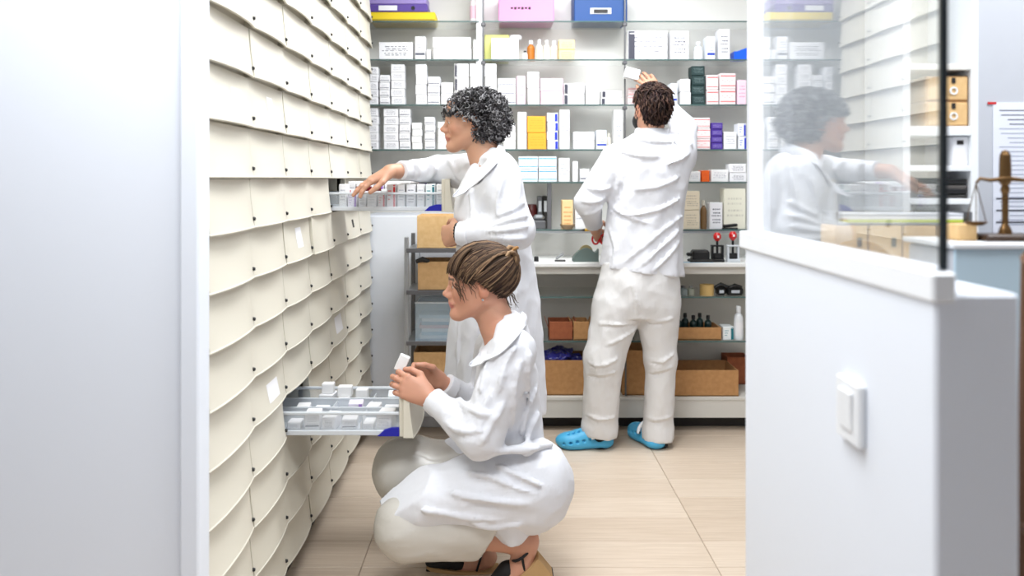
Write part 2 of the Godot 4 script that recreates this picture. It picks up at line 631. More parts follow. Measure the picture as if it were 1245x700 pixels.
	# carton prints
	var pr := {
		"plain": [Color(0.95, 0.95, 0.95), Color(0.62, 0.63, 0.68), 0], "lines": [Color(0.94, 0.94, 0.95), Color(0.28, 0.29, 0.34), 0], "grey": [Color(0.93, 0.93, 0.94), Color(0.38, 0.39, 0.44), 1],
		"pink": [Color(0.95, 0.83, 0.89), Color(0.80, 0.55, 0.66), 0], "pinkstripe": [Color(0.95, 0.90, 0.90), Color(0.88, 0.45, 0.45), 2], "blueend": [Color(0.94, 0.95, 0.97), Color(0.14, 0.22, 0.75), 3],
		"orange": [Color(0.98, 0.68, 0.20), Color(0.93, 0.56, 0.12), 0], "skyband": [Color(0.94, 0.96, 0.98), Color(0.25, 0.64, 0.93), 2], "purple": [Color(0.30, 0.20, 0.58), Color(0.75, 0.72, 0.88), 0],
		"green": [Color(0.13, 0.22, 0.22), Color(0.60, 0.66, 0.66), 0], "bluewhite": [Color(0.93, 0.95, 0.98), Color(0.16, 0.26, 0.70), 1], "rust": [Color(0.96, 0.82, 0.60), Color(0.80, 0.50, 0.25), 0],
		"darkend": [Color(0.95, 0.95, 0.95), Color(0.25, 0.25, 0.30), 4], "orangered": [Color(0.95, 0.40, 0.10), Color(0.85, 0.30, 0.06), 0], "rustpale": [Color(0.93, 0.88, 0.78), Color(0.70, 0.66, 0.58), 0], "cream": [Color(0.92, 0.91, 0.84), Color(0.80, 0.79, 0.73), 0], "redprint": [Color(0.94, 0.92, 0.92), Color(0.85, 0.20, 0.20), 3], "teal": [Color(0.93, 0.95, 0.95), Color(0.05, 0.45, 0.50), 3], "violet": [Color(0.93, 0.91, 0.96), Color(0.55, 0.30, 0.75), 3],
	}
	var sd := 100
	for k in pr:
		sd += 1
		var m := mat(1, 1, 1, 0.5)
		m.albedo_texture = print_texture(sd, pr[k][0], pr[k][1], pr[k][2])
		M["print_" + k] = m
		M["body_" + k] = mat(pr[k][0].r, pr[k][0].g, pr[k][0].b, 0.5)

# ---------------------------------------------------------------- the room
func room() -> void:
	# floor of long tiles laid in straight columns: slab, then the tiles one by one
	var fl := struct("floor", slab(-3.2, 3.2, -0.1, -0.004, -2.0, 4.9), M.grout)
	var r := RandomNumberGenerator.new()
	r.seed = 4
	var tiles := []
	for k in 3:
		var b := MB.new()
		b.box(Vector3(0, -0.004, 0), Vector3(1.177, 0.008, 0.1975), 0.0015)
		for i in b.v.size(): b.u[i] = Vector2(b.v[i].x / 1.18 + 0.5, b.v[i].z / 0.2 + 0.5)
		tiles.append(b.mesh())
	for c in range(-2, 3):
		for q in range(0, 17):
			var k := r.randi_range(0, 2)
			part("floor_tile", tiles[k], M["tile%d" % k], fl, Vector3(0.13 + c * 1.18, 0.0, -(1.43 + q * 0.2)))
	struct("ceiling", slab(-3.2, 3.2, 2.68, 2.78, -2.0, 4.9), M.ceiling)
	struct("wall_back", slab(-3.2, 3.2, 0, 2.68, 4.62, 4.72), M.shelf_wall)
	struct("wall_far_left", slab(-3.2, -3.1, 0, 2.68, -2.0, 4.62), M.wall)
	struct("wall_far_right", slab(3.1, 3.2, 0, 2.68, -2.0, 4.62), M.wall)
	struct("wall_behind_camera", slab(-3.1, 3.1, 0, 2.68, -2.0, -1.9), M.wall)
	# the wall beside the doorway on the left, with its door jamb
	struct("wall_left", slab(-3.1, -0.694, 0, 2.68, 1.80, 1.845, 0.003), M.wall)
	var b := MB.new()
	b.box(Vector3(-0.6735, 1.34, -1.815), Vector3(0.041, 2.68, 0.07), 0.004)
	b.box(Vector3(-0.690, 1.34, -1.797), Vector3(0.012, 2.68, 0.006), 0.002)
	struct("trim_1", b.mesh(), M.wall)
	# behind the left wall the drawer cabinet stands against this partition
	struct("wall_cabinet_side", slab(-1.45, -1.38, 0, 2.68, 1.845, 4.62), M.wall)
	# half-height wall on the right, reaching from the doorway towards the camera, with a glazed screen on it
	struct("wall_right", slab(0.528, 0.631, 0, 1.150, 0.998, 1.772, 0.004), M.wall)
	struct("trim_2", slab(0.523, 0.5525, 1.139, 1.176, 0.994, 1.80, 0.003), M.white_metal)
	struct("trim_3", slab(0.545, 0.559, 1.176, 2.68, 1.700, 1.80, 0.003), M.wall)
	var w := Node3D.new()
	w.name = "window_1"
	add_child(w)
	tag(w, "", "", "", "structure")
	for x in [0.541, 0.5455]: # laminated: two sheets
		part("pane", slab(x, x + 0.0035, 1.178, 2.66, 1.016, 1.70, 0.0), M.pane, w)
	part("pane_edge", slab(0.5405, 0.5495, 1.178, 2.66, 1.008, 1.0155, 0.001), M.pane_edge, w)
	part("glazing_channel", slab(0.537, 0.551, 1.176, 1.181, 1.012, 1.70, 0.001), M.wall_grey, w)
	# partition that closes the side room
	struct("wall_side_back", slab(0.64, 3.1, 0, 2.68, 1.95, 2.03), M.wall_grey)
	struct("wall_side_return", slab(0.585, 0.64, 0, 2.68, 1.80, 1.95), M.wall_grey)
	# light switch on the half wall
	var s := thing("light_switch", "white rocker light switch on the white half wall under the glass screen", "switch", Vector3(0.528, 0, 0))
	b = MB.new()
	b.box(Vector3(-0.006, 0.945, -1.225), Vector3(0.012, 0.092, 0.080), 0.003)
	part("plate", b.mesh(), M.white_metal, s)
	b = MB.new()
	b.box(Vector3(-0.0135, 0.947, -1.225), Vector3(0.005, 0.058, 0.044), 0.002, Basis(Vector3(0, 0, 1), 0.04))
	part("rocker", b.mesh(), M.white_metal, s)

# ---------------------------------------------------------------- the wall of drawers
const CW := 0.339
const RH := 0.134
const CX := -0.677
const CZ := 1.862

func front_mesh(w: float, hgt: float) -> ArrayMesh:
	# a drawer front in its own axes: +X out of the cabinet, y up from its lower edge, z across; bowed outward towards the bottom
	var b := MB.new()
	var out_at := func(a: float, t: float) -> float: # a across 0..1, t down 0..1
		var bow := 1.0 - pow(absf(2.0 * a - 1.0), 2.2)
		return 0.004 + (0.011 * bow + 0.014) * pow(t, 1.6)
	var f := func(a: float, q: float) -> Vector3: return Vector3(out_at.call(a, 1.0 - q), q * hgt, (0.5 - a) * w)
	b.sheet(f, 12, 6)
	b.sheet(func(a: float, q: float) -> Vector3: return Vector3(out_at.call(a, 1.0) - 0.005 * (1.0 - q), 0.0, (0.5 - a) * w), 12, 1)
	b.sheet(func(a: float, q: float) -> Vector3: return Vector3(lerpf(-0.004, out_at.call(a, 1.0) - 0.005, q), 0.022 * (1.0 - q * q), (0.5 - a) * w), 12, 4)
	b.sheet(func(a: float, q: float) -> Vector3: return Vector3(lerpf(-0.014, -0.004, q), 0.022 * q, (0.5 - a) * w), 2, 1)
	b.sheet(func(a: float, q: float) -> Vector3: return Vector3(lerpf(out_at.call(a, 0.0), -0.014, q), hgt, (0.5 - a) * w), 12, 1)
	var roll := [] # rounded nose along the lower edge
	for k in 13: roll.append(Vector3(out_at.call(k / 12.0, 1.0) - 0.0022, 0.0015, (0.5 - k / 12.0) * w))
	b.tube(roll, [0.0034], 8)
	for e in [0.0, 1.0]:
		b.sheet(func(a: float, q: float) -> Vector3: return Vector3(lerpf(-0.014, out_at.call(e, 1.0 - q), a), q * hgt, (0.5 - e) * w), 2, 4, e > 0.5)
	b.poly([Vector3(-0.014, 0, w / 2), Vector3(-0.014, hgt, w / 2), Vector3(-0.014, hgt, -w / 2), Vector3(-0.014, 0, -w / 2)])
	return b.mesh()

func note_mesh(a0: float, a1: float, t0: float, t1: float) -> ArrayMesh: # a slip of paper that follows the bowed front
	var b := MB.new()
	var f := func(a: float, q: float) -> Vector3:
		var x := lerpf(a0, a1, a)
		var y := lerpf(t0, t1, q)
		return Vector3(0.0046 + (0.011 * (1.0 - pow(absf(2.0 * x - 1.0), 2.2)) + 0.014) * pow(1.0 - y, 1.6), y * (RH - 0.0035), (0.5 - x) * (CW - 0.003))
	b.sheet(f, 4, 5)
	return b.mesh()

func drawer_cabinet() -> void:
	var t := thing("drawer_cabinet", "tall cream pharmacy cabinet filled with rows of bowed drawers, two pulled open", "cabinet", Vector3(CX, 0, -CZ))
	var zl := CW * 7
	var b := MB.new() # carcass: back, top, plinth, rails and the uprights between the columns
	b.box(Vector3(-0.68, 1.22, -zl / 2), Vector3(0.02, 2.3, zl), 0.001)
	b.box(Vector3(-0.35, 2.40, -zl / 2), Vector3(0.68, 0.06, zl + 0.03), 0.003)
	for c in 8: b.box(Vector3(-0.36, 1.22, -CW * c), Vector3(0.66, 2.32, 0.008 if c % 7 else 0.02), 0.001)
	part("carcass", b.mesh(), M.cream, t)
	b = MB.new()
	b.box(Vector3(-0.34, 0.041, -zl / 2), Vector3(0.64, 0.082, zl), 0.002)
	part("plinth", b.mesh(), M.dark, t)
	var fm := front_mesh(CW - 0.003, RH - 0.0035)
	b = MB.new()
	b.lathe([[0.0055, 0.0], [0.0055, 0.007], [0.004, 0.0105], [0.0, 0.011]], Vector3.ZERO, 8, Basis(Vector3(0, 0, 1), -PI / 2))
	var peg := b.mesh()
	var r := RandomNumberGenerator.new()
	r.seed = 8
	var notes := [[1, 1, 0.45, 0.62, 0.25, 0.75], [0, 1, 0.52, 0.76, 0.25, 0.7], [1, -5, 0.42, 0.75, 0.2, 0.6], [2, -2, 0.4, 0.62, 0.3, 0.8], [4, -5, 0.3, 0.7, 0.3, 0.8]]
	for c in 7:
		for q in range(-9, 8):
			var pulled := (c == 4 and q == -1) or (c == 2 and q == -6)
			var y := 1.2925 + q * RH
			var tw := r.randf_range(0.0, 0.003)
			if pulled: continue
			if c == 3 and q == -2: tw = 0.012
			var d := part("drawer", fm, M.cream, t, Vector3(tw, y, -CW * (c + 0.5)))
			part("black_peg", peg, M.black, d, Vector3(0.010, 0.024, -CW / 2 + 0.002))
			for k in notes:
				if k[0] == c and k[1] == q: part("paper_note", note_mesh(k[2], k[3], k[4], k[5]), M.paper, d, Vector3.ZERO, "white paper note stuck on the front")
			if c == 5 and q == -2: part("sticker", note_mesh(0.38, 0.50, 0.35, 0.62), M.dark, d, Vector3.ZERO, "small dark sticker")
	pulled_drawer(t, 4, -1, 0.475, true)
	pulled_drawer(t, 2, -6, 0.392, false)

func pulled_drawer(t: Node3D, c: int, q: int, out: float, upper: bool) -> void:
	var y := 1.2925 + q * RH
	var zc := -CW * (c + 0.5)
	var d := part("pulled_drawer", front_mesh(CW - 0.003, RH - 0.0035), M.cream, t, Vector3(out, y, zc), "upper pulled-out drawer" if upper else "lower pulled-out drawer")
	var b := MB.new()
	b.box(Vector3(-0.021, RH / 2 - 0.002, 0), Vector3(0.014, RH - 0.006, CW - 0.02), 0.002)
	part("front_back_panel", b.mesh(), M.cream, d)
	var ln := out + 0.15
	b = MB.new()
	b.box(Vector3(-0.028 - ln / 2, 0.012, 0), Vector3(ln, 0.006, CW - 0.03), 0.001)
	part("tray_bottom", b.mesh(), M.tray, d)
	for s in [-1, 1]:
		b = MB.new()
		b.box(Vector3(-0.028 - ln / 2, 0.013, s * (CW / 2 - 0.015)), Vector3(ln, 0.016, 0.010), 0.002)
		b.box(Vector3(-0.028 - ln / 2, 0.073, s * (CW / 2 - 0.015)), Vector3(ln, 0.009, 0.012), 0.002)
		part("side_rail", b.mesh(), M.tray, d)
		b = MB.new()
		b.box(Vector3(-0.028 - ln / 2, 0.045, s * (CW / 2 - 0.015)), Vector3(ln, 0.050, 0.004), 0.0)
		part("clear_side", b.mesh(), M.tray_clear, d)
	if not upper:
		for s in [-0.055, 0.055]:
			b = MB.new()
			b.box(Vector3(-0.03 - ln / 2, 0.038, s), Vector3(ln - 0.01, 0.046, 0.003), 0.0)
			b.box(Vector3(-0.03 - ln / 2, 0.062, s), Vector3(ln - 0.01, 0.006, 0.007), 0.001)
			part("long_divider", b.mesh(), M.tray, d)
		for i in 2:
			b = MB.new()
			b.box(Vector3(-0.1445 - i * 0.116, 0.036, 0), Vector3(0.003, 0.042, CW - 0.05), 0.0)
			part("cross_divider", b.mesh(), M.tray, d)
	b = MB.new()
	var z0 := CW / 2 - 0.014
	for s in [0]:
		var ps := [Vector3(-0.028, 0.004, z0 + 0.008), Vector3(-0.028, 0.030, z0 + 0.008), Vector3(-0.05, 0.030, z0 + 0.008), Vector3(-0.075, 0.022, z0 + 0.008), Vector3(-0.095, 0.004, z0 + 0.008)]
		ps.reverse()
		b.poly(ps.duplicate())
		var bk := []
		for p in ps: bk.append(p - Vector3(0, 0, 0.012))
		for i in 5:
			var j := (i + 1) % 5
			b.poly([ps[j], ps[i], bk[i], bk[j]])
		bk.reverse()
		b.poly(bk)
	part("corner_catch", b.mesh(), M.blue, d, Vector3.ZERO, "blue plastic corner catch")
	b = MB.new()
	b.lathe([[0.0055, 0.0], [0.0055, 0.007], [0.004, 0.0105], [0.0, 0.011]], Vector3.ZERO, 8, Basis(Vector3(0, 0, 1), -PI / 2))
	part("black_peg", b.mesh(), M.black, d, Vector3(0.010, 0.024, -CW / 2 + 0.002))

# ---------------------------------------------------------------- shelving and counter on the back wall
const ZF := 4.40
const ZB := 4.62
const SHELF := [2.133, 1.928, 1.686, 1.446, 1.272, 1.018]

func back_fittings() -> void:
	var t := thing("wall_shelving", "tall white wall shelving with glass shelves full of medicine cartons behind the counter", "shelving", Vector3(0, 0, -ZB))
	var bays := [[-0.79, -0.112], [-0.092, 0.665], [0.672, 1.56]]
	for k in 6:
		for j in 3:
			if j == 0 and k > 3: continue
			var w: float = bays[j][1] - bays[j][0]
			var s := part("glass_shelf", boxm(Vector3(w, 0.007, 0.215), 0.0), M.glass_shelf, t, Vector3((bays[j][0] + bays[j][1]) / 2, SHELF[k] - 0.007, 0.112))
			part("shelf_edge", boxm(Vector3(w, 0.0075, 0.004), 0.001), M.glass_edge, s, Vector3(0, -0.0002, 0.1095))
	# uprights: a white post between the first bays, slim dark metal standards elsewhere
	part("upright", slab(-0.128, -0.094, 1.102, 2.68, -0.215, -0.002, 0.002), M.white_metal, t)
	for x in [-0.09, 0.668]:
		part("standard", slab(x - 0.004, x + 0.004, 1.018, 2.68, -0.222, -0.212, 0.001), M.dark_steel, t)
		for k in 5: part("bracket", slab(x - 0.012, x + 0.012, SHELF[k] - 0.028, SHELF[k] - 0.009, -0.226, -0.19, 0.004), M.dark_steel, t)
	part("end_panel", slab(1.56, 1.58, 0.9, 2.68, -0.215, -0.002, 0.002), M.white_metal, t)
	part("lower_frame", slab(-0.092, 1.56, 0.998, 1.010, -0.222, -0.21, 0.001), M.steel, t)
	# base units with open glass shelves under a white worktop
	solo("worktop", slab(-0.125, 1.75, 0.838, 0.860, 4.19, 4.615, 0.003), M.laminate, "long white laminate worktop below the back wall shelves", "worktop")
	t = thing("base_cabinet", "low cream open base cabinet with glass shelves under the white worktop", "cabinet", Vector3(0, 0, -4.2))
	part("back_panel", slab(-0.12, 1.74, 0.07, 0.838, 0.39, 0.405), M.cabinet_grey, t)
	part("bottom_board", slab(-0.12, 1.74, 0.158, 0.174, 0.0, 0.39), M.cabinet_grey, t)
	part("kick_board", slab(-0.12, 1.74, 0.068, 0.158, 0.004, 0.02), M.cabinet_grey, t)
	part("plinth", slab(-0.12, 1.74, 0.0, 0.068, 0.09, 0.38), M.dark, t)
	for x in [-0.12, 1.725]: part("side_panel", slab(x, x + 0.015, 0.068, 0.838, 0.0, 0.39), M.cabinet_grey, t)
	part("front_rail", slab(-0.105, 1.725, 0.80, 0.838, 0.02, 0.036), M.cabinet_grey, t)
	for q in [[-0.105, 0.640], [0.650, 1.725]]:
		for y in [0.685, 0.458]:
			var s := part("glass_shelf", slab(q[0], q[1], y - 0.007, y, 0.02, 0.38, 0.0), M.glass_shelf, t)
			part("shelf_edge", slab(q[0], q[1], y - 0.0075, y + 0.0003, 0.015, 0.0198, 0.0), M.glass_edge, s)
	part("middle_post", slab(0.641, 0.649, 0.068, 0.838, 0.02, 0.03, 0.001), M.dark_steel, t)
	# pale cupboard end between the drawers and the wire rack
	t = thing("low_cupboard", "plain pale grey cupboard between the drawer wall and the metal rack", "cupboard", Vector3(0, 0, -4.25))
	part("body", slab(-0.70, -0.13, 0.0, 1.10, 0.018, 0.36, 0.002), M.wall_grey, t)
	part("door", slab(-0.697, -0.418, 0.06, 1.096, 0.0, 0.018, 0.002), M.wall, t)
	part("door", slab(-0.415, -0.133, 0.06, 1.096, 0.0, 0.018, 0.002), M.wall, t)

# ---------------------------------------------------------------- people
func head_frame(fwd: Vector3, up: Vector3) -> Basis: # x forward, y up, z to the right of the face
	var x := fwd.normalized()
	var z := x.cross(up).normalized()
	return Basis(x, z.cross(x).normalized(), z)

func head_sdf(o: Vector3, b: Basis, neck: Vector3, neck_r: float) -> Sdf:
	var s := Sdf.new()
	var p := func(x: float, y: float, z: float) -> Vector3: return o + b * Vector3(x, y, z)
	s.ell(p.call(-0.010, 0.034, 0), Vector3(0.098, 0.080, 0.074), b, 0.02)
	s.ell(p.call(0.036, -0.022, 0), Vector3(0.052, 0.076, 0.056), b, 0.03)
	s.ell(p.call(0.060, 0.040, 0), Vector3(0.030, 0.045, 0.052), b, 0.03)
	for e in [-1.0, 1.0]:
		s.cone(p.call(-0.004, -0.045, 0.050 * e), p.call(0.066, -0.092, 0.014 * e), 0.020, 0.016, 0.03)
		s.ell(p.call(0.058, -0.024, 0.036 * e), Vector3(0.024, 0.022, 0.020), b, 0.02)
	s.cone(p.call(0.082, 0.022, -0.026), p.call(0.082, 0.022, 0.026), 0.011, 0.011, 0.015)
	for e in [-1.0, 1.0]: # eye hollows
		s.ell(p.call(0.094, 0.000, 0.031 * e), Vector3(0.0115, 0.0075, 0.014), b, 0.006, true)
		s.ell(p.call(0.074, -0.001, 0.031 * e), Vector3(0.0125, 0.0125, 0.0135), b, 0.004)
		s.cone(p.call(0.0845, 0.0055, 0.020 * e), p.call(0.080, 0.0055, 0.044 * e), 0.0045, 0.004, 0.006)
	s.cone(p.call(0.086, 0.012, 0), p.call(0.107, -0.025, 0), 0.0065, 0.0088, 0.012)
	s.ell(p.call(0.111, -0.026, 0), Vector3(0.0075, 0.007, 0.008), b, 0.01)
	for e in [-1.0, 1.0]: s.ell(p.call(0.099, -0.033, 0.010 * e), Vector3(0.010, 0.007, 0.007), b, 0.008)
	s.cone(p.call(0.090, -0.034, 0), p.call(0.0885, -0.050, 0), 0.011, 0.012, 0.012)
	s.ell(p.call(0.0880, -0.056, 0), Vector3(0.012, 0.010, 0.024), b, 0.010)
	s.ell(p.call(0.0925, -0.0575, 0), Vector3(0.007, 0.0042, 0.018), b, 0.004)
	s.ell(p.call(0.0905, -0.0655, 0), Vector3(0.0075, 0.0050, 0.016), b, 0.005)
	s.ell(p.call(0.081, -0.092, 0), Vector3(0.018, 0.017, 0.020), b, 0.02)
	for e in [-1.0, 1.0]: # ears
		var eb := b * Basis(Vector3(0, 0, 1), -0.22) * Basis(Vector3(0, 1, 0), -0.28 * e)
		s.ell(p.call(-0.010, -0.002, 0.074 * e), Vector3(0.018, 0.032, 0.008), eb, 0.006)
		s.ell(p.call(-0.004, -0.022, 0.071 * e), Vector3(0.010, 0.014, 0.008), eb, 0.006)
		s.ell(p.call(-0.007, 0.002, 0.083 * e), Vector3(0.009, 0.018, 0.006), eb, 0.004, true)
	s.cone(p.call(-0.026, -0.030, 0), neck, 0.050, neck_r, 0.03)
	s.cone(p.call(-0.004, -0.062, 0), neck + (o - neck) * 0.1 + b.x * 0.022, 0.028, 0.030, 0.03)
	return s

func skin_paint(o: Vector3, b: Basis, tone: Color, brow: Color, lip: Color) -> Callable:
	var bt := b.transposed()
	var warm := Color(tone.r * 1.0, tone.g * 0.82, tone.b * 0.78)
	return func(q: Vector3) -> Color:
		var p := bt * (q - o)
		var c := tone
		c = c.lerp(warm, 0.7 * exp(-pow((p - Vector3(0.07, -0.028, 0.04 * signf(p.z))).length() / 0.026, 2.0)))
		c = c.lerp(warm, 0.5 * exp(-pow((p - Vector3(0.115, -0.028, 0)).length() / 0.014, 2.0)))
		if absf(p.z) > 0.07: c = c.lerp(warm, 0.7)
		if p.x > 0.084 and absf(p.z) < 0.022: c = c.lerp(lip, clampf((0.0105 - absf(p.y + 0.0615)) / 0.003, 0.0, 0.85))
		var z := absf(p.z)
		if p.x > 0.06 and z > 0.010 and z < 0.047 and absf(p.y - 0.021 - 0.004 * sin((z - 0.01) * 85.0)) < 0.0045: c = brow
		return c

func add_eyes(o: Vector3, b: Basis, root: Node3D) -> void:
	for e in [-1.0, 1.0]:
		var m := MB.new()
		m.lathe(ball(0.0118, 10), Vector3.ZERO, 14)
		var ey := part("eye", m.mesh(), M.eye_white, root, o + b * Vector3(0.0762, -0.001, 0.031 * e))
		m = MB.new()
		m.lathe(ball(0.0062, 8), Vector3.ZERO, 10)
		part("iris", m.mesh(), M.iris, ey, b * Vector3(0.0068, -0.0015, 0.0))

func ball(r: float, n: int) -> Array:
	var out := []
	for i in n + 1:
		var w := -PI / 2 + PI * i / n
		out.append([r * cos(w), r * sin(w)])
	return out

# a hand: wrist point, direction of the fingers, normal of its back, side of the thumb (+1 / -1), bends of the three finger joints for the four fingers
func hand_sdf(elbow: Vector3, wrist: Vector3, f: Vector3, n: Vector3, side: float, curl: Array, spread := 0.0, thumb := 0.5, sc := 1.0) -> Array:
	f = f.normalized()
	n = (n - f * n.dot(f)).normalized()
	var s := f.cross(n) * side
	var g := Sdf.new()
	g.cone(wrist + (elbow - wrist) * 0.62, wrist, 0.039 * sc, 0.0265 * sc, 0.02)
	var kn := []
	var off := [0.030, 0.0105, -0.010, -0.029]
	var fw := [0.086, 0.090, 0.086, 0.077]
	var ln := [0.072, 0.080, 0.074, 0.058]
	var tips := []
	for i in 4:
		var k: Vector3 = wrist + (f * fw[i] + s * off[i]) * sc
		g.cone(wrist + (f * 0.012 + s * off[i] * 0.62) * sc, k, 0.017 * sc, 0.0105 * sc, 0.016)
		var a: float = spread * (1.5 - i)
		var dir := f * cos(a) + s * sin(a)
		var p := k
		var r := 0.0094 * sc if i < 3 else 0.0082 * sc
		var share := [0.45, 0.31, 0.24]
		var bend := 0.0
		for j in 3:
			bend += curl[i][j] if curl[i] is Array else curl[i] * [0.8, 1.1, 0.7][j]
			var dj := dir * cos(bend) - n * sin(bend)
			var q: Vector3 = p + dj * ln[i] * share[j] * sc
			g.cone(p, q, r, r * 0.93, 0.004)
			g.ell(p + n * 0.001, Vector3(1, 1, 1) * r * 1.04, Basis.IDENTITY, 0.004)
			p = q
			r *= 0.93
		tips.append(p)
	g.ell(wrist + (f * 0.048 - n * 0.004) * sc, Vector3(0.046, 0.015, 0.036) * sc, Basis(f, n, f.cross(n)), 0.012)
	var t0 := wrist + (f * 0.024 + s * 0.026 - n * 0.006) * sc
	var t1 := t0 + (f * 0.66 + s * 0.62 - n * thumb * 0.5).normalized() * 0.042 * sc
	var t2 := t1 + (f * 0.86 + s * (0.45 - thumb * 0.7) - n * thumb * 0.6).normalized() * 0.032 * sc
	var t3 := t2 + (f * 0.92 + s * (0.25 - thumb * 0.9) - n * thumb * 0.6).normalized() * 0.026 * sc
	g.cone(t0, t1, 0.0155 * sc, 0.0115 * sc, 0.014)
	g.cone(t1, t2, 0.0112 * sc, 0.0102 * sc, 0.004)
	g.cone(t2, t3, 0.0102 * sc, 0.0088 * sc, 0.004)
	tips.append(t3)
	return [g, tips]

func wrinkle(s: Sdf, amp: float, freq: float, scale: Vector3, sd: int) -> void:
	var n := noise(freq, sd, 2)
	n.fractal_type = FastNoiseLite.FRACTAL_RIDGED
	n.fractal_gain = 0.4
	s.wr = n
	s.wr_amp = -amp
	s.wr_scale = scale

func sight(x: float, y: float) -> Vector3: # unit-depth direction from the eye
	return Vector3((x - 608.0) / 1000.0, -(y - 217.0) / 1000.0, -1.0)

# creases laid onto a garment: each line of measured points is dropped onto the cloth, then raised as a soft ridge with a furrow under it
func drape(s: Sdf, lines: Array, r: float, z0: float, z1: float) -> void:
	s.h = 0.013
	s.fill()
	for line in lines:
		var px := []
		for i in range(0, line.size(), 2): px.append(Vector2(line[i], line[i + 1]))
		var fine := []
		var last := px.size() - 1
		for i in last * 4 + 1:
			var a := mini(i / 4, last - 1)
			var q: Vector2 = (px[a] as Vector2).cubic_interpolate(px[a + 1], px[maxi(a - 1, 0)], px[mini(a + 2, last)], i / 4.0 - a)
			var p: Variant = s.hit(Vector3(0, EYE, 0), sight(q.x, q.y), z0, z1)
			if p != null: fine.append(p)
		if fine.size() < 4: continue
		for k in 2: # even out the steps of the grid
			for i in range(1, fine.size() - 1): fine[i] = (fine[i] * 2.0 + fine[i - 1] + fine[i + 1]) / 4.0
		var n := fine.size() - 1
		for i in n:
			var wa := r * (0.08 + 0.92 * pow(sin(PI * float(i) / n), 0.8))
			var wb := r * (0.08 + 0.92 * pow(absf(sin(PI * float(i + 1) / n)), 0.8))
			s.cone(fine[i], fine[i + 1], wa, wb, 0.013)
		if fine.size() < 6: continue
		for i in n:
			var pp: Vector3 = (fine[i + 1] - fine[i]).cross(s.slope(fine[i])).normalized()
			if pp.y > 0.0: pp = -pp
			var dn := pp * r * 2.3 + s.slope(fine[i]) * r * 1.38
			var wa := r * 1.42 * sin(PI * float(i) / n)
			var wb := r * 1.42 * sin(PI * float(i + 1) / n)
			s.cone(fine[i] + dn, fine[i + 1] + dn, wa, wb, 0.010, Vector3.ZERO, 1.0, 0, true)

# a flat collar: a strip between an inner and an outer line, with some thickness
func collar_strip(inner: Array, outer: Array, th: float) -> ArrayMesh:
	var b := MB.new()
	var n := inner.size() - 1
	var along := func(list: Array, u: float) -> Vector3:
		var f := clampf(u, 0, 1) * n
		var i := mini(int(f), n - 1)
		return (list[i] as Vector3).cubic_interpolate(list[i + 1], list[maxi(i - 1, 0)], list[mini(i + 2, n)], f - i)
	var ctr := Vector3.ZERO
	for p in inner: ctr += p / inner.size()
	var surf := func(u: float, v: float, lift: float) -> Vector3:
		var a: Vector3 = along.call(inner, u)
		var c: Vector3 = along.call(outer, u)
		var t: Vector3 = along.call(inner, u + 0.02) - along.call(inner, u - 0.02)
		var nn := t.cross(c - a).normalized()
		if nn.dot((a + c) / 2.0 - ctr + Vector3(0, 0.04, 0)) < 0: nn = -nn
		return a.lerp(c, v) + nn * (lift + 0.006 * sin(PI * v))
	b.sheet(func(u: float, v: float) -> Vector3: return surf.call(u, v, th), 30, 5)
	b.sheet(func(u: float, v: float) -> Vector3: return surf.call(u, v, 0.0), 30, 5, true)
	for v in [0.0, 1.0]:
		var ps := []
		for k in 31: ps.append(surf.call(k / 30.0, v, th * 0.5))
		b.tube(ps, [th * 0.55], 6)
	for u in [0.0, 1.0]:
		var ps := []
		for k in 6: ps.append(surf.call(u, k / 5.0, th * 0.5))
		b.tube(ps, [th * 0.55], 6)
	return b.mesh()

func on_cloth(s: Sdf, list: Array, z0: float, z1: float, lift: float) -> Array: # pixels dropped on the filled cloth, or ready points kept
	var out := []
	for q in list:
		if q is Vector3: out.append(q); continue
		var p: Variant = s.hit(Vector3(0, EYE, 0), sight(q[0], q[1]), z0, z1)
		out.append((p if p != null else at(q[0], q[1], (z0 + z1) / 2.0)) + Vector3(0, lift * 0.5, lift))
	return out

func cloth_mesh(s: Sdf, cell: float) -> ArrayMesh:
	var b := MB.new()
	s.mesh(b, cell)
	return b.mesh()

func loft_rows(list: Array, z: float) -> Array: # [pixel y, left x, right x, half depth, (own depth)] at depth z -> loft rows from low to high
	var out := []
	for q in list:
		var zz: float = q[4] if q.size() > 4 else z
		out.append([EYE - (q[0] - 217.0) * zz / 1000.0, ((q[1] + q[2]) / 2.0 - 608.0) * zz / 1000.0, -zz, (q[2] - q[1]) / 2.0 * zz / 1000.0, q[3]])
	if out[0][0] > out[-1][0]: out.reverse()
	return out

func button(parent: Node, p: Vector3, n: Vector3) -> void:
	var b := MB.new()
	var x := n.cross(Vector3.UP).normalized()
	b.lathe([[0.0, 0.0], [0.0055, 0.0], [0.0055, 0.002], [0.0, 0.0025]], Vector3.ZERO, 10, Basis(x, n, x.cross(n)))
	part("button", b.mesh(), M.white_metal, parent, p)

